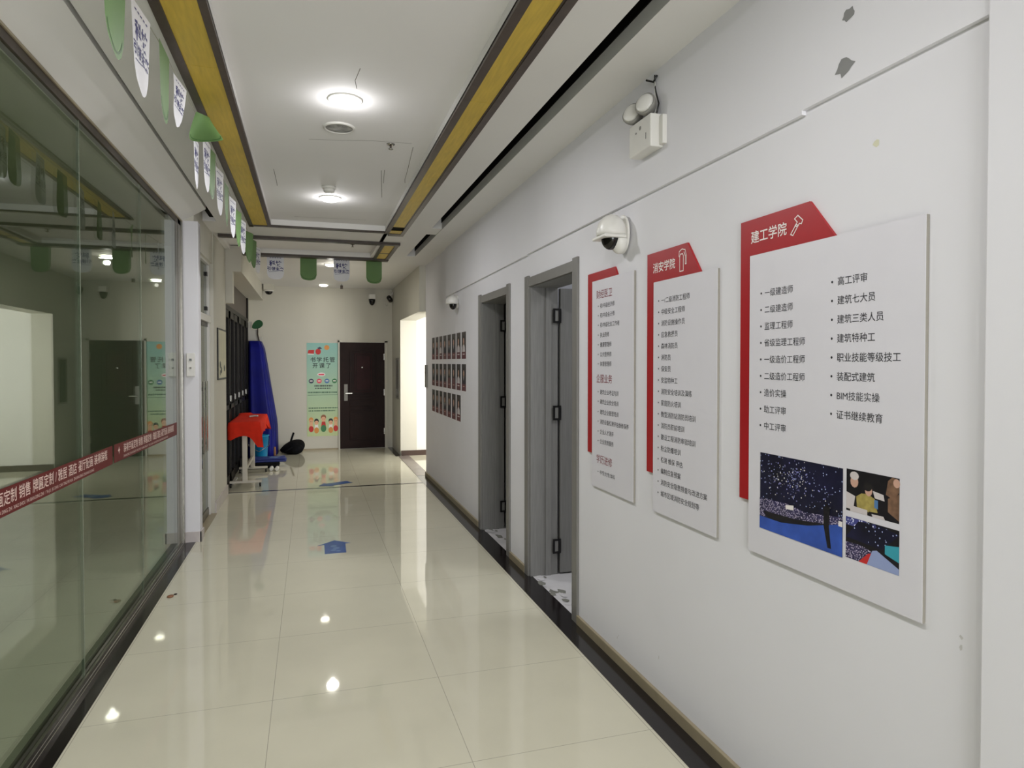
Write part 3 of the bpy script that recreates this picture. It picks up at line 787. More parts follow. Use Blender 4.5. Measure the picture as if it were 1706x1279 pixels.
photo(-1.629, 1.023, -1.437, 1.149, [(SQ, BLK), ([(0, 0), (0, 0.20), (0.45, 0.18), (0.5, 0.05), (0.4, 0)], GLOW), ([(0.25, 0.05), (0.0, 0.5), (0.7, 0.55), (1, 0.1), (0.6, 0.0)], NIGHT),
      ([(0, 0.62), (0, 1), (0.3, 1), (0.55, 0.68), (0.3, 0.6)], CROWD), ([(0.26, 1), (0.42, 1), (0.52, 0.70), (0.44, 0.74)], PR), ([(0.42, 1), (1, 1), (1, 0.86), (0.60, 0.60), (0.52, 0.64)], mat('print_pale_stage', (150, 164, 206), 0.4)),
      ([(0.75, 0.42), (0.75, 0.62), (1, 0.72), (1, 0.36)], mat('print_teal_screen', (58, 158, 176), 0.4, var=0.2)), (el(0.55, 0.06, 0.04, 0.05), GLOW)], 'stage_side_print')

# middle board
r = board('white course board with fire extinguisher icon',
          [(2.888, 2.140), (2.888, 1.088), (2.815, 1.088), (2.815, 1.999), (2.428, 1.999), (2.533, 2.140)],
          [(2.822, 1.999), (2.822, 0.908), (2.305, 0.908), (2.305, 1.999)])
m = MB(M_R(XB)); m.text('消安学院', -2.832, 2.066, 0.0505, M_WINK, 0.0106, 0.012); obj('title_lettering', m, r)
m = MB(M_R(XB))
def ep(x, y): return (-2.605 + x * 0.072, 2.022 + y * 0.092)
outline(m, [ep(0.18, 0.0), ep(0.58, 0.0), ep(0.58, 0.72), ep(0.50, 0.82), ep(0.26, 0.82), ep(0.18, 0.72)], 0.004, 0.0106, M_WINK)
outline(m, [ep(0.08, 0.72), ep(0.12, 0.96), ep(0.42, 1.05), ep(0.78, 0.98), ep(0.92, 0.70), ep(0.92, 0.30), ep(0.80, 0.30), ep(0.82, 0.66), ep(0.66, 0.88)], 0.004, 0.0106, M_WINK, close=False)
obj('extinguisher_icon', m, r)
rows = [(s, 2.749, 1.907 - 0.05305 * i, 0.0293, 0.004, 2.772) for i, s in enumerate(('一/二级消防工程师', '中级安全工程师', '消防设施操作员', '应急救援员', '森林消防员', '消防员', '保安员', '安监特种工', '消防安全培训及演练', '家庭防火培训', '微型消防站消防员培训', '消防员职前培训', '建设工程消防审验培训', '粉尘防爆培训', '检测 维保 评估', '编制应急预案', '消防安全隐患排查与改进方案', '城市区域消防安全规划等'))]
listing(r, 'list_line', rows, M_INK)

# farthest board
r = board('narrow white course board with maroon headings beside the open grey door',
          [(3.606, 2.134), (3.606, 1.091), (3.530, 1.091), (3.530, 2.085), (3.216, 2.085), (3.246, 2.134)],
          [(3.538, 2.085), (3.538, 0.904), (3.024, 0.904), (3.024, 2.085)])
listing(r, 'heading_line', [('财经医卫', 3.480, 2.003, 0.052, 0.003, None), ('企服业务', 3.478, 1.527, 0.052, 0.003, None), ('学历进修', 3.476, 1.070, 0.052, 0.003, None)], M_INKRED)
def zy(y): return 1.937 - (y - 510) * 0.00342
rows = [(s, 3.428, zy(y), 0.0295, 0.003, 3.452) for s, y in (('初/中级经济师', 510), ('初/中级会计师', 525.5), ('初/中级社会工作者', 541.5), ('执业药师', 558), ('健康管理师', 574), ('公共营养师', 590), ('体重管理师', 605.5),
        ('建筑企业考证内训', 652), ('建筑企业安全培训', 668), ('建筑企业管理培训', 685), ('消防设备检测评估维修保养', 701), ('企业人才测评', 717.5), ('企业资质服务', 733.5), ('中专/大专/本科', 785))]
listing(r, 'list_line', rows, M_INK)

# ------------------------------------------------------------------ portrait cards
ORD = ('first', 'second', 'third', 'fourth', 'fifth', 'sixth', 'seventh', 'eighth')
proto = None
def make_card(kind):
    root = bpy.data.objects.new('portrait_card', None); C.objects.link(root); root.empty_display_size = 0.05
    hh, wd = 0.290, 0.200
    Mloc = Matrix(((0, 0, -1, 0), (-1, 0, 0, 0), (0, 1, 0, 0), (0, 0, 0, 1)))
    m = MB(Mloc); m.box((-wd / 2, 0, 0), (wd / 2, hh, 0.0012), M_PTOP); obj('card', m, root, local=True)
    m = MB(Mloc); m.rect(-wd / 2, 0.0, wd / 2, 0.075, 0.00171, M_PBOT)
    sh = (M_SHIRT, M_SUIT, M_PBOT, M_SUIT)[kind]
    m.poly([(-0.068, 0.075), (0.068, 0.075), (0.062, 0.125), (0.025, 0.155), (-0.025, 0.155), (-0.062, 0.125)], 0.00173, sh)
    m.ell(0, 0.200, 0.036, 0.046, 0.00175, M_HAIR, 16)
    if kind == 2: m.poly([(-0.036, 0.2), (-0.042, 0.13), (0.042, 0.13), (0.036, 0.2)], 0.00174, M_HAIR)
    m.ell(0, 0.190, 0.027, 0.036, 0.00177, M_SKIN, 16); m.poly([(-0.012, 0.145), (0.012, 0.145), (0.010, 0.165), (-0.010, 0.165)], 0.00176, M_SKIN)
    if kind == 3: m.poly([(-0.016, 0.155), (0.0, 0.105), (0.016, 0.155)], 0.00178, M_SHIRT)
    for q in (-1, 1): m.ell(q * 0.011, 0.194, 0.003, 0.002, 0.00179, M_HAIR, 8)
    m.rect(-0.05, 0.045, 0.05, 0.055, 0.00175, M_SHIRT) if kind == 0 else m.rect(-0.04, 0.045, 0.04, 0.053, 0.00175, M_SKIN)
    obj('portrait_print', m, root, local=True)
    return root
cards = [make_card(k) for k in range(4)]
used = set()
kinds = ['12013300', '31132203', '1323110'.ljust(7, '0')]
for rw, (zb, row) in enumerate(((1.655, 'top'), (1.308, 'middle'), (0.963, 'bottom'))):
    for k in range(8 if rw < 2 else 7):
        kd = int(kinds[rw][k])
        o = cards[kd] if kd not in used else dup(cards[kd]); used.add(kd)
        o.location = (XW - 0.0003, 8.77 - 0.2605 * k, zb)
        last = 7 if rw < 2 else 6
        pos = ORD[k]
        tag(o, 'dark maroon portrait card, %s from the bright doorway in the %s row' % (pos, row), 'portrait', 'portrait cards beside the bright doorway')

# ------------------------------------------------------------------ cameras, emergency light, switch, small frame
root = thing('security_camera', (XW - 0.012, 3.14, 2.30), 'white domed security camera above the narrow board with maroon headings', 'camera')
m = MB(M_R(XW - 0.012)); m.prism([(-3.14 + 0.075 * math.cos(a), 2.285 + 0.10 * math.sin(a)) for a in [2 * math.pi * i / 28 for i in range(28)]], 0, 0.014, M_WHITEPL, bev=0.003)
obj('wall_plate', m, root)
m = MB(); 
def hood(p):
    return Vector((p.x, p.y, max(p.z, 2.272)))
m.sphere((1.50, 3.14, 2.29), (0.078, 0.082, 0.095), M_WHITEPL, 32, fn=hood); m.box((1.425, 3.06, 2.255), (1.55, 3.22, 2.272), M_WHITEPL, bev=0.006); obj('hood', m, root)
m = MB(); m.sphere((1.492, 3.13, 2.262), (0.050, 0.056, 0.062), M_DARKDOME, 24); obj('lens_dome', m, root)
m = MB(); m.sphere((1.535, 3.12, 2.245), (0.045, 0.052, 0.065), M_WHITEPL, 24); obj('chin_bracket', m, root)

root = thing('security_camera', (XW, 7.25, 2.28), 'small white security camera with a shade on the wall above the portrait cards', 'camera')
m = MB(M_R(XW)); m.prism([(-7.25 + 0.06 * math.cos(a), 2.29 + 0.075 * math.sin(a)) for a in [2 * math.pi * i / 20 for i in range(20)]], 0, 0.02, M_WHITEPL); obj('wall_plate', m, root)
m = MB(); m.sphere((1.515, 7.22, 2.285), (0.075, 0.085, 0.075), M_WHITEPL, 24, fn=lambda p: Vector((p.x, p.y, max(p.z, 2.262)))); obj('hood', m, root)
m = MB(); m.sphere((1.515, 7.19, 2.255), (0.040, 0.045, 0.055), M_DARKDOME, 20); obj('lens_dome', m, root)

root = thing('emergency_light', (1.57, 2.84, 2.62), 'white twin-spot emergency light with a loose cable up to the ceiling', 'emergency light')
m = MB(); m.box((1.502, 2.735, 2.615), (1.57, 2.948, 2.768), M_WHITEPL, bev=0.006); m.box((1.545, 2.70, 2.622), (1.57, 2.735, 2.755), M_WHITEPL, bev=0.004); obj('case', m, root)
m = MB(M_R(1.502)); m.ell(-2.835, 2.728, 0.010, 0.010, 0.0008, M_GREYPL); m.ell(-2.875, 2.715, 0.007, 0.005, 0.0008, M_GREYPL); m.rect(-2.782, 2.66, -2.775, 2.69, 0.0008, M_GREYPL); obj('indicator', m, root)
for y, z, a in ((2.915, 2.822, 0.0), (2.785, 2.822, 0.0)):
    T = Matrix.Translation((1.505, y, z)) @ Matrix.Rotation(math.radians(-74), 4, 'Y') @ Matrix.Rotation(math.radians(28), 4, 'X')
    m = MB(); m.lathe([(0.030, -0.045), (0.046, -0.02), (0.052, 0.0), (0.052, 0.012), (0.048, 0.014)], M_GREYPL, 24, T)
    hd = obj('lamp_head', m, root)
    m = MB(); m.lathe([(0.047, 0.0142), (0.040, 0.022), (0.02, 0.027), (0.002, 0.028)], M_WHITEPL, 24, T); obj('lamp_lens', m, hd)
    m = MB(); m.tube([(1.525, y, 2.765), (1.525, y, 2.80)], 0.010, M_BLACKPL); obj('swivel', m, hd)
m = MB(); m.tube([(1.54, 2.745, 2.768), (1.553, 2.75, 2.82), (1.552, 2.775, 2.88), (1.558, 2.80, 2.93), (1.565, 2.81, 2.975)], 0.0035, M_BLACKPL); m.tube([(1.545, 2.775, 2.768), (1.553, 2.77, 2.83), (1.552, 2.785, 2.89), (1.56, 2.80, 2.94)], 0.0035, M_WHITEPL)
m.tube([(1.53, 2.83, 2.955), (1.555, 2.805, 2.94), (1.56, 2.78, 2.962)], 0.005, M_BLACKPL)
obj('cable', m, root)

root = thing('switch_panel', (XW, 9.30, 1.27), 'grey switch panel at the edge of the bright doorway', 'switch')  # wall switch panel at the passage opening
m = MB(M_R(XW)); m.box((-9.36, 1.26, 0), (-9.22, 1.58, 0.022), M_GREYPL, bev=0.004); obj('panel', m, root)
m = MB(M_R(XW - 0.022)); m.ell(-9.29, 1.53, 0.014, 0.014, 0.001, M_BLACKPL); m.ell(-9.29, 1.47, 0.014, 0.014, 0.001, M_BLACKPL); obj('button', m, root)
root = thing('notice_frame', (1.4895, 11.8, 0.97), 'tall dark framed notice on the wall between the bright doorway and the far corner', 'frame')
m = MB(M_R(1.4895)); m.box((-12.0, 0.97, 0), (-11.62, 1.69, 0.015), M_GREYPL, bev=0.003); obj('frame', m, root)
m = MB(M_R(1.4745)); m.rect(-11.97, 1.0, -11.65, 1.66, 0.0008, mat('dark_notice', (58, 54, 50), 0.2)); obj('sheet', m, root)

def dome_ceiling(x, y, z, label):
    root = thing('dome_camera', (x, y, z), label, 'camera')
    m = MB(); m.lathe([(0.082, 0.0), (0.082, -0.018), (0.072, -0.026)], M_WHITEPL, 28, Matrix.Translation((x, y, z))); obj('base_ring', m, root)
    m = MB(); m.sphere((x, y, z - 0.022), (0.066, 0.066, 0.060), M_DARKDOME, 24, fn=lambda p: Vector((p.x, p.y, min(p.z, z - 0.022)))); obj('dome', m, root)
dome_ceiling(-0.690, 12.42, ZC - 0.10, 'dark dome camera under the end of the ceiling beam')
m = MB(); m.box((-0.775, 12.34, ZC - 0.10), (-0.61, 12.64, ZC), M_WALLFAR); struct('trim_13', m)
root = thing('dome_camera', (1.11, Y1, 2.78), 'dark dome camera on a white bracket above the steel door', 'camera')
m = MB(); m.box((1.05, 12.50, 2.79), (1.17, Y1, 2.885), M_WHITEPL, bev=0.01); obj('bracket', m, root)
m = MB(); m.sphere((1.11, 12.56, 2.79), (0.062, 0.062, 0.115), M_DARKDOME, 24, fn=lambda p: Vector((p.x, p.y, min(p.z, 2.79)))); obj('dome', m, root)
root = thing('bullet_camera', (1.47, 12.45, 2.82), 'small black bullet camera on a white arm beside the domed one', 'camera')
m = MB(); m.tube([(1.488, 12.5, 2.90), (1.44, 12.48, 2.87), (1.43, 12.46, 2.84)], 0.014, M_WHITEPL); m.lathe([(0.035, 0), (0.035, 0.012)], M_WHITEPL, 20, Matrix.Translation((1.488, 12.5, 2.90)) @ Matrix.Rotation(math.radians(-90), 4, 'Y')); obj('bracket', m, root)
m = MB(); m.lathe([(0.038, -0.09), (0.045, -0.08), (0.045, 0.05), (0.036, 0.06)], M_BLACKPL, 20, Matrix.Translation((1.42, 12.44, 2.80)) @ Matrix.Rotation(math.radians(70), 4, 'X') @ Matrix.Rotation(math.radians(-20), 4, 'Y')); obj('barrel', m, root)
m = MB(); m.tube([(1.40, 12.6, 2.72), (1.37, 12.62, 2.70), (1.40, 12.63, 2.69)], 0.006, M_WHITEPL); obj('cable', m, root)

# ------------------------------------------------------------------ ceiling fittings
def downlight(x, y, z, label, r=0.082, watts=LAMP_W, col=NEUTRAL, lens=M_LENS):
    root = thing('downlight', (x, y, z), label, 'ceiling light', 'recessed round downlights')
    m = MB(); m.lathe([(r + 0.012, 0.0), (r + 0.010, -0.006), (r, -0.008), (r, 0.0)], M_WHITEPL, 32, Matrix.Translation((x, y, z)), caps=False); obj('trim_ring', m, root)
    m = MB(); m.lathe([(r, -0.003), (r * 0.95, -0.018), (r * 0.7, -0.029), (r * 0.35, -0.034), (0.001, -0.035)], lens, 32, Matrix.Translation((x, y, z)), caps=False); obj('lens', m, root)
    area('lamp_light', (0, 0, -0.040), (0, 0, 0), 2 * r, 2 * r, watts, col, 'DISK', root)
    l = bpy.data.lights.new('lamp_glow', 'POINT'); l.energy = watts * LAMP_P / LAMP_W; l.color = col; l.shadow_soft_size = 0.03
    o = bpy.data.objects.new('lamp_glow', l); C.objects.link(o); o.parent = root; o.location = (0, 0, -0.10)
    return root
ZR = 3.044
downlight(0.189, 3.716, ZR, 'lit round downlight in the tray ceiling, nearest in view above the round vent')
downlight(0.173, 5.958, ZR, 'lit round downlight in the tray ceiling just past the smoke detector')
downlight(0.20, 1.474, ZR, 'lit round downlight in the tray ceiling above the camera, out of view')
downlight(0.20, -0.768, ZR, 'lit round downlight in the tray ceiling, first behind the camera, out of view')
downlight(0.20, -2.9, ZR, 'lit round downlight in the tray ceiling, last behind the camera, out of view')
downlight(0.283, 9.609, ZC, 'lit round downlight half hidden by the hanging pennants at the far end', 0.075, FAR_W, WARM, M_LENSW)
downlight(0.234, 12.173, ZC, 'lit round downlight nearest the far wall', 0.075, FAR_W * 0.04, WARM, M_LENSW)

root = thing('ceiling_speaker', (0.176, 4.162, ZR), 'round grey ceiling vent between the two tray downlights', 'vent')
m = MB(); m.lathe([(0.096, 0), (0.094, -0.008), (0.084, -0.012), (0.080, -0.006)], M_WHITEPL, 32, Matrix.Translation((0.176, 4.162, ZR)), caps=False); obj('rim', m, root)
GR = mat_speckle('perforated_grille', (150, 149, 146), (84, 83, 80), 160, 0.26)
m = MB(); m.lathe([(0.083, -0.004), (0.05, -0.009), (0.001, -0.011)], GR, 32, Matrix.Translation((0.176, 4.162, ZR)), caps=False); obj('grille', m, root)
root = thing('smoke_detector', (0.154, 5.594, ZR), 'white smoke detector on the tray ceiling just before the second downlight', 'smoke detector')
m = MB(); m.lathe([(0.056, 0), (0.056, -0.014), (0.050, -0.018)], M_WHITEPL, 28, Matrix.Translation((0.154, 5.594, ZR))); obj('base', m, root)
m = MB(); m.lathe([(0.046, -0.018), (0.042, -0.040), (0.026, -0.050), (0.004, -0.052)], M_WHITEPL, 28, Matrix.Translation((0.154, 5.594, ZR))); obj('chamber', m, root)
def sprinkler(x, y, z, label):
    root = thing('sprinkler', (x, y, z), label, 'sprinkler')
    T = Matrix.Translation((x, y, z))
    m = MB(); m.lathe([(0.028, 0), (0.026, -0.005), (0.012, -0.008)], M_STEEL, 20, T); obj('escutcheon', m, root)
    m = MB(); m.lathe([(0.007, -0.008), (0.006, -0.03)], M_TRIM, 12, T); m.lathe([(0.016, -0.032), (0.016, -0.035)], M_STEEL, 16, T); obj('head', m, root)
sprinkler(0.511, 4.383, ZR, 'small sprinkler head by the hatch crack in the big tray ceiling')
sprinkler(0.50, 8.25, 3.05, 'small sprinkler head in the second, farther ceiling tray')
root = thing('hanging_sensor', (0.535, 11.99, 2.90), 'small brown sensor hanging from the ceiling above the far poster', 'sensor')
m = MB(); m.box((0.512, 11.965, 2.905), (0.558, 12.015, 2.965), M_TRIM, bev=0.006); obj('body', m, root)
m = MB(); m.tube([(0.535, 11.99, 2.964), (0.535, 11.99, ZC)], 0.008, M_WHITEPL); obj('stem', m, root)

# ------------------------------------------------------------------ pennants on strings
FW, FH = 0.205, 0.300
def bendfn(curl, twist):
    def fn(v):       # local x across, y down from 0, z out -> bent sheet, in x / out / up axes
        t = -v.y / FH
        yy = curl * math.sin(v.x / FW * math.pi) * t + twist * t * t + v.z
        return Vector((v.x, yy, v.y))
    return fn
def pennant(x, y, z, rz, white, label, curl=0.01, twist=0.0, sc=(1, 1)):
    root = thing('pennant_flag', (x, y, z), label, 'pennant', 'paper pennants on the ceiling strings', rz)
    f0 = bendfn(curl, twist)
    def fn(v): p = f0(v); return Vector((p.x * sc[0], p.y, p.z * sc[1]))
    m = MB(); paper = M_FLAGW if white else M_FLAGG
    k = m.mi(paper); NX, NY = 14, 8; grid = []
    for i in range(NX + 1):
        xx = -FW / 2 + FW * i / NX; q = 2 * xx / FW; bot = -(FH - 0.075) - 0.075 * max(0, 1 - abs(q) ** 2.4) ** 0.42
        grid.append([m.bm.verts.new(fn(Vector((xx, bot * j / NY, 0)))) for j in range(NY + 1)])
    for i in range(NX):
        for j in range(NY):
            fc = m.bm.faces.new((grid[i][j], grid[i][j + 1], grid[i + 1][j + 1], grid[i + 1][j])); fc.material_index = k; fc.smooth = True
    obj('paper', m, root, local=True)
    if white:
        for side in (-1, 1):
            m = MB()
            def pf(v, side=side): return fn(Vector((v.x * -side, v.y, side * 0.0008)))
            m.text('科技', 0, -0.098, 0.076, M_NAVY, 0, 0.03, 'CENTER', fn=pf)
            m.text('引领未来', 0, -0.167, 0.051, M_NAVY, 0, 0.025, 'CENTER', fn=pf)
            n = 12; pts = [(-0.085 + 0.17 * i / n, -0.198 - 0.012 * math.cos(3.0 * i / n)) for i in range(n + 1)]
            for a, q in zip(pts, pts[1:]):
                fc = m.bm.faces.new([m.bm.verts.new(pf(Vector((p[0], p[1] + d, 0)))) for p, d in ((a, 0), (q, 0), (q, 0.004), (a, 0.004))]); fc.material_index = 0
            for i in range(5): 
                xx = -0.07 + 0.03 * i
                fc = m.bm.faces.new([m.bm.verts.new(pf(Vector((xx + dx, -0.03 + dy, 0)))) for dx, dy in ((0, 0), (0.018, 0), (0.018, 0.006), (0, 0.006))]); fc.material_index = 0
            obj('lettering', m, root, local=True)
    else:
        for side in (-1, 1):
            m = MB(); k = m.mi(M_FLAGGD)
            def pf(v, side=side): return fn(Vector((v.x, v.y, side * 0.0008)))
            NS = 28
            for i in range(NS):      # thin darker border line of the printed pennant
                a0, a1 = math.pi * i / NS, math.pi * (i + 1) / NS
                def ed(a, rr): return Vector((-math.cos(a) * (FW / 2 - rr), -(FH - 0.075) - math.sin(a) * (0.075 - rr), 0))
                fc = m.bm.faces.new([m.bm.verts.new(pf(p)) for p in (ed(a0, 0.012), ed(a1, 0.012), ed(a1, 0.020), ed(a0, 0.020))]); fc.material_index = k
            obj('border_print', m, root, local=True)
    return root
R = math.radians
NTH = ('first', 'second', 'third', 'fourth', 'fifth', 'sixth', 'seventh', 'eighth', 'ninth', 'tenth', 'eleventh', 'twelfth', 'thirteenth', 'fourteenth', 'fifteenth')
spec = [  # Y, ztop, rz from the corridor axis, white?, curl, twist
    (2.34, 2.875, 5, 0, .012, 0.0), (2.68, 2.885, 5, 1, .012, 0.0), (3.08, 2.925, 0, 0, .006, .0), (3.43, 2.93, 6, 1, .015, .02), (3.90, 2.950, 38, 0, -.09, -.03),
    (4.05, 2.86, 0, 1, .006, .0), (4.26, 2.925, 4, 1, .008, .0), (4.46, 2.93, 6, 0, .01, .0), (4.84, 2.91, 7, 1, .01, .0), (5.22, 2.91, 2, 0, .008, .0),
    (5.62, 2.90, 8, 1, .01, .0), (6.05, 2.90, 9, 0, .012, .0), (6.45, 2.90, 10, 1, .01, .0), (7.05, 2.91, 20, 0, .02, .0), (7.60, 2.93, 14, 0, .01, .0), (8.20, 2.95, 16, 1, .012, .0)]
cnt = [0, 0]
for i, (y, zt, a, wht, cu, tw) in enumerate(spec):
    if i == 4: lab = 'green pennant curled and tipped up against the gold ceiling strip'
    else:
        n = i if i < 4 else i - 1
        cnt[wht] += 1; lab = '%s pennant above the shop window, %s %s one toward the steel door' % ('white lettered' if wht else 'green', NTH[cnt[wht] - 1], 'white' if wht else 'green')
    x = -0.575 if i not in (4, 5) else (-0.545, -0.600)[i - 4]
    pennant(x, y, zt, R(90 - a), wht, lab, cu, tw, {3: (1, 0.66), 4: (0.42, 0.50), 5: (0.9, 0.9)}.get(i, (1, 1)))
ac = [(-0.420, 2.985, 1), (-0.014, 2.985, 0), (0.405, 2.985, 1), (0.826, 2.972, 0)]
for i, (x, zt, wht) in enumerate(ac):
    lab = ('white lettered pennant across the far tray, nearest the dark folding doors', 'green pennant across the far tray, between the two white ones', 'white lettered pennant across the far tray, between the two green ones', 'green pennant across the far tray, beside the short gold strip')[i]
    pennant(x, 9.03, zt, R((4, -3, 5, -4)[i]), wht, lab, (.012, .02, -.015, .02)[i])
m = MB(); pts = [(-0.58, 1.0, 2.93)] + [(-0.581, y, zt + 0.004) for (y, zt, a, w_, c_, t_) in spec if abs(y - 3.97) > 0.01 and abs(y - 4.06) > 0.01] + [(-0.57, 8.75, 2.975)]
m.tube(pts, 0.0018, M_STRING, 6); single('pennant_string', m, 'pale string of pennants running above the shop window', 'string', None, (-0.58, 1.0, 2.93))
m = MB(); m.tube([(-0.60, 9.03, 2.96), (-0.42, 9.03, 2.986), (0.0, 9.03, 2.985), (0.4, 9.03, 2.986), (0.826, 9.03, 2.973), (0.98, 9.03, 2.985)], 0.0018, M_STRING, 6)
single('pennant_string', m, 'pale string of pennants stretched across the far end of the ceiling', 'string', None, (-0.60, 9.03, 2.96))

# ------------------------------------------------------------------ floor arrows
root = thing('floor_arrow', (0.20, 5.95, 0.0003), 'blue arrow sticker pointing ahead on the floor, nearer one', 'floor sticker')
m = MB(); m.prism([(0.110, 5.765), (0.287, 5.765), (0.293, 6.055), (0.338, 6.055), (0.202, 6.185), (0.054, 6.040), (0.112, 6.055)], 0.0003, 0.0012, M_ARROW); obj('vinyl', m, root)
m = MB()
for (x, y, rx, ry) in ((0.19, 5.99, 0.028, 0.03), (0.21, 5.92, 0.03, 0.025), (0.185, 5.86, 0.026, 0.022), (0.225, 5.83, 0.02, 0.02)): m.ell(x, y, rx, ry, 0.0014, M_ARROWL, 9)
obj('printed_mark', m, root)
root = thing('floor_arrow', (0.30, 9.05, 0.0003), 'blue arrow sticker pointing left beyond the dark floor band', 'floor sticker')
m = MB(); A = Vector((0.50, 9.16)); B = Vector((0.10, 8.955)); d = (B - A).normalized(); nn = Vector((-d.y, d.x))
P = lambda s, t: tuple(A + d * s + nn * t)
Ln = (B - A).length
m.prism([P(0, -0.08), P(Ln - 0.15, -0.08), P(Ln - 0.15, -0.14), P(Ln, 0), P(Ln - 0.15, 0.14), P(Ln - 0.15, 0.08), P(0, 0.08)], 0.0026, 0.0034, M_ARROW); obj('vinyl', m, root)
m = MB(); m.ell(0.33, 9.07, 0.06, 0.03, 0.0036, M_ARROWL, 9); obj('printed_mark', m, root)
m = MB(); m.sphere((-0.93, 5.02, 0.006), (0.022, 0.03, 0.006), M_WOOD, 10); m.sphere((-0.905, 5.06, 0.004), (0.012, 0.014, 0.004), M_STEM, 8)
single('debris', m, 'small brown crumb on the floor by the black border strip', 'debris', None, (-0.93, 5.02, 0))

# ------------------------------------------------------------------ table with the orange cloth and the things around it
TX0, TX1, TY0, TY1, TZ = -1.000, -0.620, 9.08, 10.50, 0.845
root = thing('folding_table', (-0.81, 9.8, 0), 'narrow folding table on casters under the orange red cloth', 'table')
obj('tabletop', MB().box((TX0 + 0.02, TY0 + 0.02, TZ - 0.03), (TX1 - 0.02, TY1 - 0.02, TZ - 0.003), M_TABLEW, bev=0.004), root)
for y in (9.17, 10.36):
    m = MB(); m.box((-0.845, y - 0.03, 0.075), (-0.785, y + 0.03, TZ - 0.03), M_TABLEW, bev=0.006); lg = obj('leg', m, root)
    m = MB(); m.box((-1.0, y - 0.025, 0.055), (-0.61, y + 0.025, 0.085), M_TABLEW, bev=0.005); obj('foot_bar', m, lg)
    for x in (-0.985, -0.63):
        m = MB(); m.lathe([(0.026, -0.011), (0.026, 0.011)], M_BLACKPL, 20, Matrix.Translation((x, y - 0.01, 0.0265)) @ Matrix.Rotation(R(90), 4, 'Y')); m.tube([(x, y, 0.04), (x, y, 0.058)], 0.010, M_STEEL); obj('caster', m, lg)
m = MB(); m.box((-0.83, 9.17, 0.20), (-0.80, 10.36, 0.25), M_TABLEW, bev=0.004); m.tube([(-0.815, 9.2, 0.55), (-0.815, 9.75, 0.78)], 0.010, M_STEEL); m.tube([(-0.815, 10.33, 0.55), (-0.815, 9.8, 0.78)], 0.010, M_STEEL)
obj('crossbar', m, root)

# cloth: top sheet and a skirt with a pointed corner drop
m = MB(); k = m.mi(M_ORANGE); rr = random.Random(3)
NXc, NYc = 12, 30; top = []
for i in range(NXc + 1):
    row = []
    for j in range(NYc + 1):
        x = TX0 + (TX1 - TX0) * i / NXc; y = TY0 + (TY1 - TY0) * j / NYc
        inner = 0 < i < NXc and 0 < j < NYc
        z = TZ + (0.004 + 0.012 * abs(math.sin(7 * x + 3.1 * y)) * (0.5 + 0.5 * math.sin(2.4 * y)) if inner else 0.0)
        if j > NYc - 3 and i < 6: z += 0.02
        row.append(m.bm.verts.new((x, y, z)))
    top.append(row)
for i in range(NXc):
    for j in range(NYc):
        fc = m.bm.faces.new((top[i][j], top[i + 1][j], top[i + 1][j + 1], top[i][j + 1])); fc.material_index = k; fc.smooth = True
per = [top[i][0] for i in range(NXc + 1)] + [top[NXc][j] for j in range(1, NYc + 1)] + [top[i][NYc] for i in range(NXc - 1, -1, -1)] + [top[0][j] for j in range(NYc - 1, 0, -1)]
def drop(v):
    x, y = v.co.x, v.co.y
    dx = min(abs(x - TX0), abs(x - TX1)); dy = min(abs(y - TY0), abs(y - TY1))
    corner = math.exp(-((dx + dy) / 0.085) ** 2)
    base = 0.17 if dy < 0.01 else 0.145
    if dx < 0.01: base += 0.02 * math.sin(6 * y)
    return base + corner * (0.17 if (abs(y - TY0) < 0.3 and x > -0.8) else 0.06)
rings = [per]
for s in range(1, 5):
    t_ = s / 4; ring = []
    for n_, v in enumerate(per):
        x, y = v.co.x, v.co.y
        ox = (1 if abs(x - TX1) < 1e-4 else -1 if abs(x - TX0) < 1e-4 else 0); oy = (1 if abs(y - TY1) < 1e-4 else -1 if abs(y - TY0) < 1e-4 else 0)
        flare = 0.015 * t_ * (1 + 0.8 * math.sin(n_ * 0.9)) + (0.035 * t_ if ox and oy else 0)
        if ox < 0: flare = min(flare, 0.004)
        ring.append(m.bm.verts.new((x + ox * (0.004 + flare), y + oy * (0.004 + flare), TZ - drop(v) * t_)))
    rings.append(ring)
N = len(per)
for a, q in zip(rings, rings[1:]):
    for n_ in range(N):
        fc = m.bm.faces.new((a[n_], q[n_], q[(n_ + 1) % N], a[(n_ + 1) % N])); fc.material_index = k; fc.smooth = True
single('tablecloth', m, 'orange red cloth draped over the narrow folding table', 'tablecloth', None, (-0.81, 9.8, TZ))
m = MB(); m.tube([(-0.80, 9.75, TZ + 0.024), (-0.74, 9.85, TZ + 0.026), (-0.70, 9.83, TZ + 0.024)], 0.012, M_FOAM, 8)
single('paper_roll', m, 'crumpled pale paper strip lying on the orange cloth', 'paper', None, (-0.75, 9.8, TZ + 0.012))
m = MB(); m.box((-1.005, 9.38, 0.004), (-0.965, 9.85, 0.03), M_FOAM, bev=0.004); m.tube([(-0.985, 9.38, 0.03), (-0.99, 9.28, 0.02), (-0.985, 9.20, 0.012)], 0.006, M_BLACKPL)
single('power_strip', m, 'white strip with a black lead on the floor by the dark folding doors', 'power strip', None, (-0.985, 9.6, 0.004))

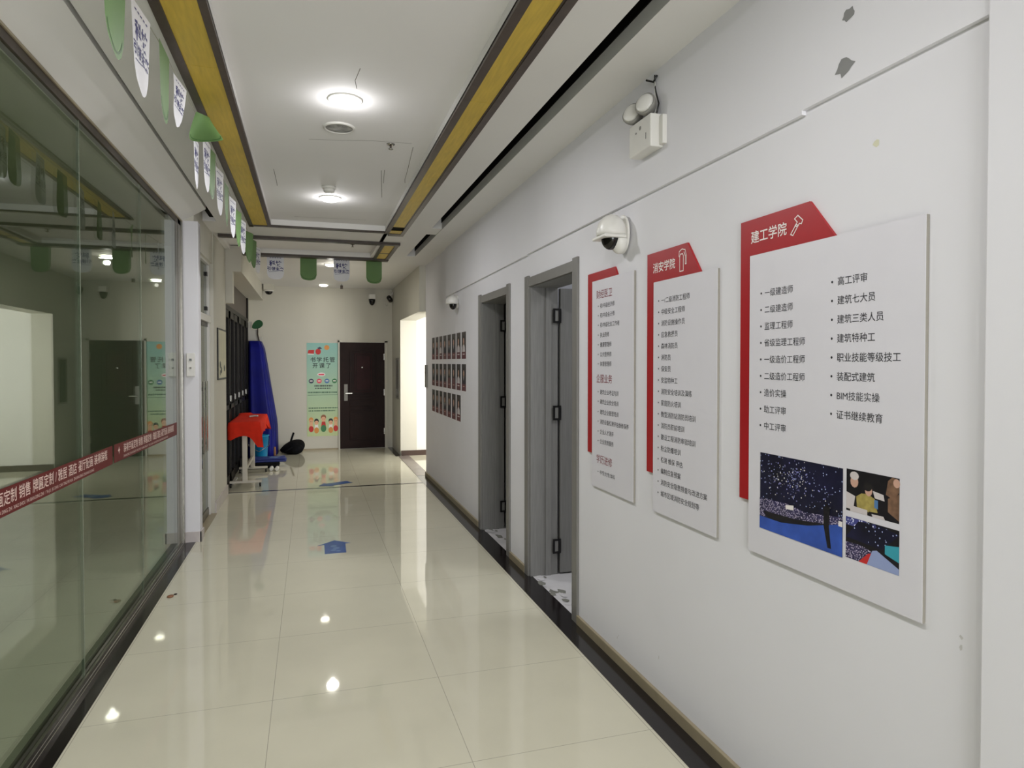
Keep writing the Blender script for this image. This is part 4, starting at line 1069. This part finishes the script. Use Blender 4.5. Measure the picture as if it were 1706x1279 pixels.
# blue tarpaulin over something tall in the corner
m = MB(); k = m.mi(M_BLUE); rings = []; NZ, NA = 16, 44
for s in range(NZ + 1):
    t_ = s / NZ; z = 0.02 + t_ * 1.96
    x0 = -1.005; x1 = -0.560 + (-0.220) * max(0, (t_ - 0.28) / 0.72) ** 1.05
    y0 = 11.70 + 0.28 * t_; y1 = 12.50
    if t_ > 0.97: x1 -= 0.03; y0 += 0.03
    ring = []
    for a in range(NA):
        an = 2 * math.pi * a / NA; cx, sx = math.cos(an), math.sin(an); e = 0.42
        px = math.copysign(abs(cx) ** e, cx); py = math.copysign(abs(sx) ** e, sx)
        rip = 0.022 * math.sin(9 * an + 1.5 * math.sin(3 * t_)) * (1 - t_ * 0.75)
        ring.append(m.bm.verts.new(((x0 + x1) / 2 + px * ((x1 - x0) / 2 + (rip if px > -0.6 else 0)), (y0 + y1) / 2 + py * ((y1 - y0) / 2 + (rip if py < 0.5 else 0)), z)))
    rings.append(ring)
for a, q in zip(rings, rings[1:]):
    for n_ in range(NA):
        fc = m.bm.faces.new((a[n_], a[(n_ + 1) % NA], q[(n_ + 1) % NA], q[n_])); fc.material_index = k; fc.smooth = True
fc = m.bm.faces.new(rings[-1]); fc.material_index = k; fc = m.bm.faces.new(rings[0][::-1]); fc.material_index = k
single('blue_tarpaulin', m, 'royal blue tarpaulin draped over a tall load beside the dark folding doors', 'tarpaulin', None, (-0.8, 12.1, 0.02))
m = MB(M_F(12.25)); m.prism([(-1.03, 1.985), (-0.775, 1.985), (-0.79, 2.055), (-0.862, 2.06), (-0.862, 2.178), (-0.962, 2.185), (-0.962, 2.318), (-1.03, 2.318)], 0, 0.06, M_FOAM, bev=0.004)
single('foam_board', m, 'stepped pale grey board sticking up behind the blue tarpaulin', 'board', None, (-0.9, 12.22, 1.985))
root = thing('leaf_paddle', (-0.84, 12.18, 1.985), 'dark green leaf-shaped paddle standing on the blue tarpaulin', 'paddle')
m = MB(M_F(12.185)); pts = []
for i in range(26):
    a = 2 * math.pi * i / 26; x = 0.098 * math.cos(a); z = 0.066 * math.sin(a) * (1 + 0.25 * math.cos(a)); ca, sa = math.cos(0.62), math.sin(0.62)
    pts.append((-0.868 + x * ca - z * sa, 2.262 + x * sa + z * ca))
m.prism(pts, 0, 0.02, M_GREEN, bev=0.004); obj('leaf', m, root)
m = MB(); m.tube([(-0.86, 12.175, 2.20), (-0.862, 12.175, 2.10), (-0.845, 12.175, 2.01), (-0.835, 12.175, 1.99)], 0.009, M_STEM); obj('stem', m, root)

root = thing('plastic_bin', (-0.77, 11.15, 0.0), 'sky blue plastic bin under the table in front of the tarpaulin', 'bin')
m = MB(); m.lathe([(0.10, 0.0), (0.105, 0.01), (0.135, 0.45), (0.142, 0.45), (0.142, 0.465), (0.128, 0.465), (0.10, 0.02)], M_CYAN, 28, Matrix.Translation((-0.77, 11.15, 0))); obj('body', m, root)
m = MB(); m.tube([(-0.91, 11.15, 0.42), (-0.93, 11.12, 0.30), (-0.77, 10.98, 0.22), (-0.63, 11.12, 0.30), (-0.63, 11.15, 0.42)], 0.005, M_STEEL); obj('bail', m, root)
m = MB(); m.box((-0.90, 10.66, 0.002), (-0.46, 10.92, 0.085), M_BAG, bev=0.03); m.box((-0.80, 10.64, 0.03), (-0.6, 10.66, 0.06), M_BAG, bev=0.006)
single('black_bag', m, 'flat black bag on the floor under the folded blue mat', 'bag', None, (-0.68, 10.8, 0.002))
for i, (x, z, lab) in enumerate(((-0.58, 0.030, 'white roll end lying on the black bag, nearer the sky blue bin'), (-0.50, 0.030, 'white roll end lying by the black bag, nearer the backpack'))):
    m = MB(); m.lathe([(0.008, -0.16), (0.026, -0.16), (0.028, -0.15), (0.028, 0.1), (0.022, 0.1)], M_WHITEPL, 20, Matrix.Translation((x + 0.02, 10.56 if i == 0 else 10.54, z)) @ Matrix.Rotation(R(90), 4, 'X') @ Matrix.Translation((0, 0, 0.10)) @ Matrix.Scale(0.55, 4, (0, 0, 1)))
    single('paper_roll', m, lab, 'roll', 'white rolls by the black bag', (x, 10.7, z - 0.029))
root = thing('folded_mat', (-0.60, 11.0, 0.086), 'folded dusty blue mat lying across the black bag by the blue tarpaulin', 'mat')
m = MB(); m.box((-0.90, 10.72, 0.087), (-0.36, 10.985, 0.118), M_BLUE2, bev=0.010); m.box((-0.88, 10.73, 0.118), (-0.38, 10.98, 0.150), M_BLUE2, bev=0.012); obj('folds', m, root)
m = MB(); m.poly([(-0.62, 10.76), (-0.50, 10.74), (-0.44, 10.86), (-0.58, 10.90)], 0.1508, M_ARROWL); obj('pale_patch', m, root)
m = MB(); m.lathe([(0.018, 0), (0.018, 0.22), (0.012, 0.24)], M_WOOD, 14, Matrix.Translation((-0.56, 11.42, 0.0))); m.lathe([(0.02, 0.05), (0.02, 0.09)], M_STEM, 14, Matrix.Translation((-0.56, 11.42, 0)))
single('wooden_stick', m, 'short brown wooden post standing between the tarpaulin and the black backpack', 'post', None, (-0.56, 11.42, 0))

root = thing('backpack', (-0.32, 12.25, 0.0), 'black backpack lying against the far wall left of the poster', 'backpack')
def bagf(p):
    q = Vector(p); t_ = (q.x + 0.49) / 0.40
    q.z = max(0.004, q.z * (0.55 + 0.55 * min(1, max(0, t_)) ** 0.7)); q.y += 0.012 * math.sin(18 * q.x) * math.cos(14 * q.z)
    return q
m = MB(); m.sphere((-0.305, 12.30, 0.130), (0.210, 0.22, 0.140), M_BAG, 32, fn=bagf); obj('main_body', m, root)
m = MB(); m.sphere((-0.24, 12.12, 0.10), (0.12, 0.07, 0.09), M_BAG, 20); obj('front_pocket', m, root)
m = MB(); m.box((-0.017, -0.010, 0.0), (0.017, 0.010, 0.17), M_BAG, bev=0.006, M=Matrix.Translation((-0.335, 12.2, 0.22)) @ Matrix.Rotation(R(18), 4, 'Y')); obj('raised_strap', m, root)
m = MB(); m.tube([(-0.47, 12.16, 0.05), (-0.44, 12.06, 0.06), (-0.38, 12.03, 0.10), (-0.30, 12.06, 0.14)], 0.012, M_BAG); obj('shoulder_strap', m, root)
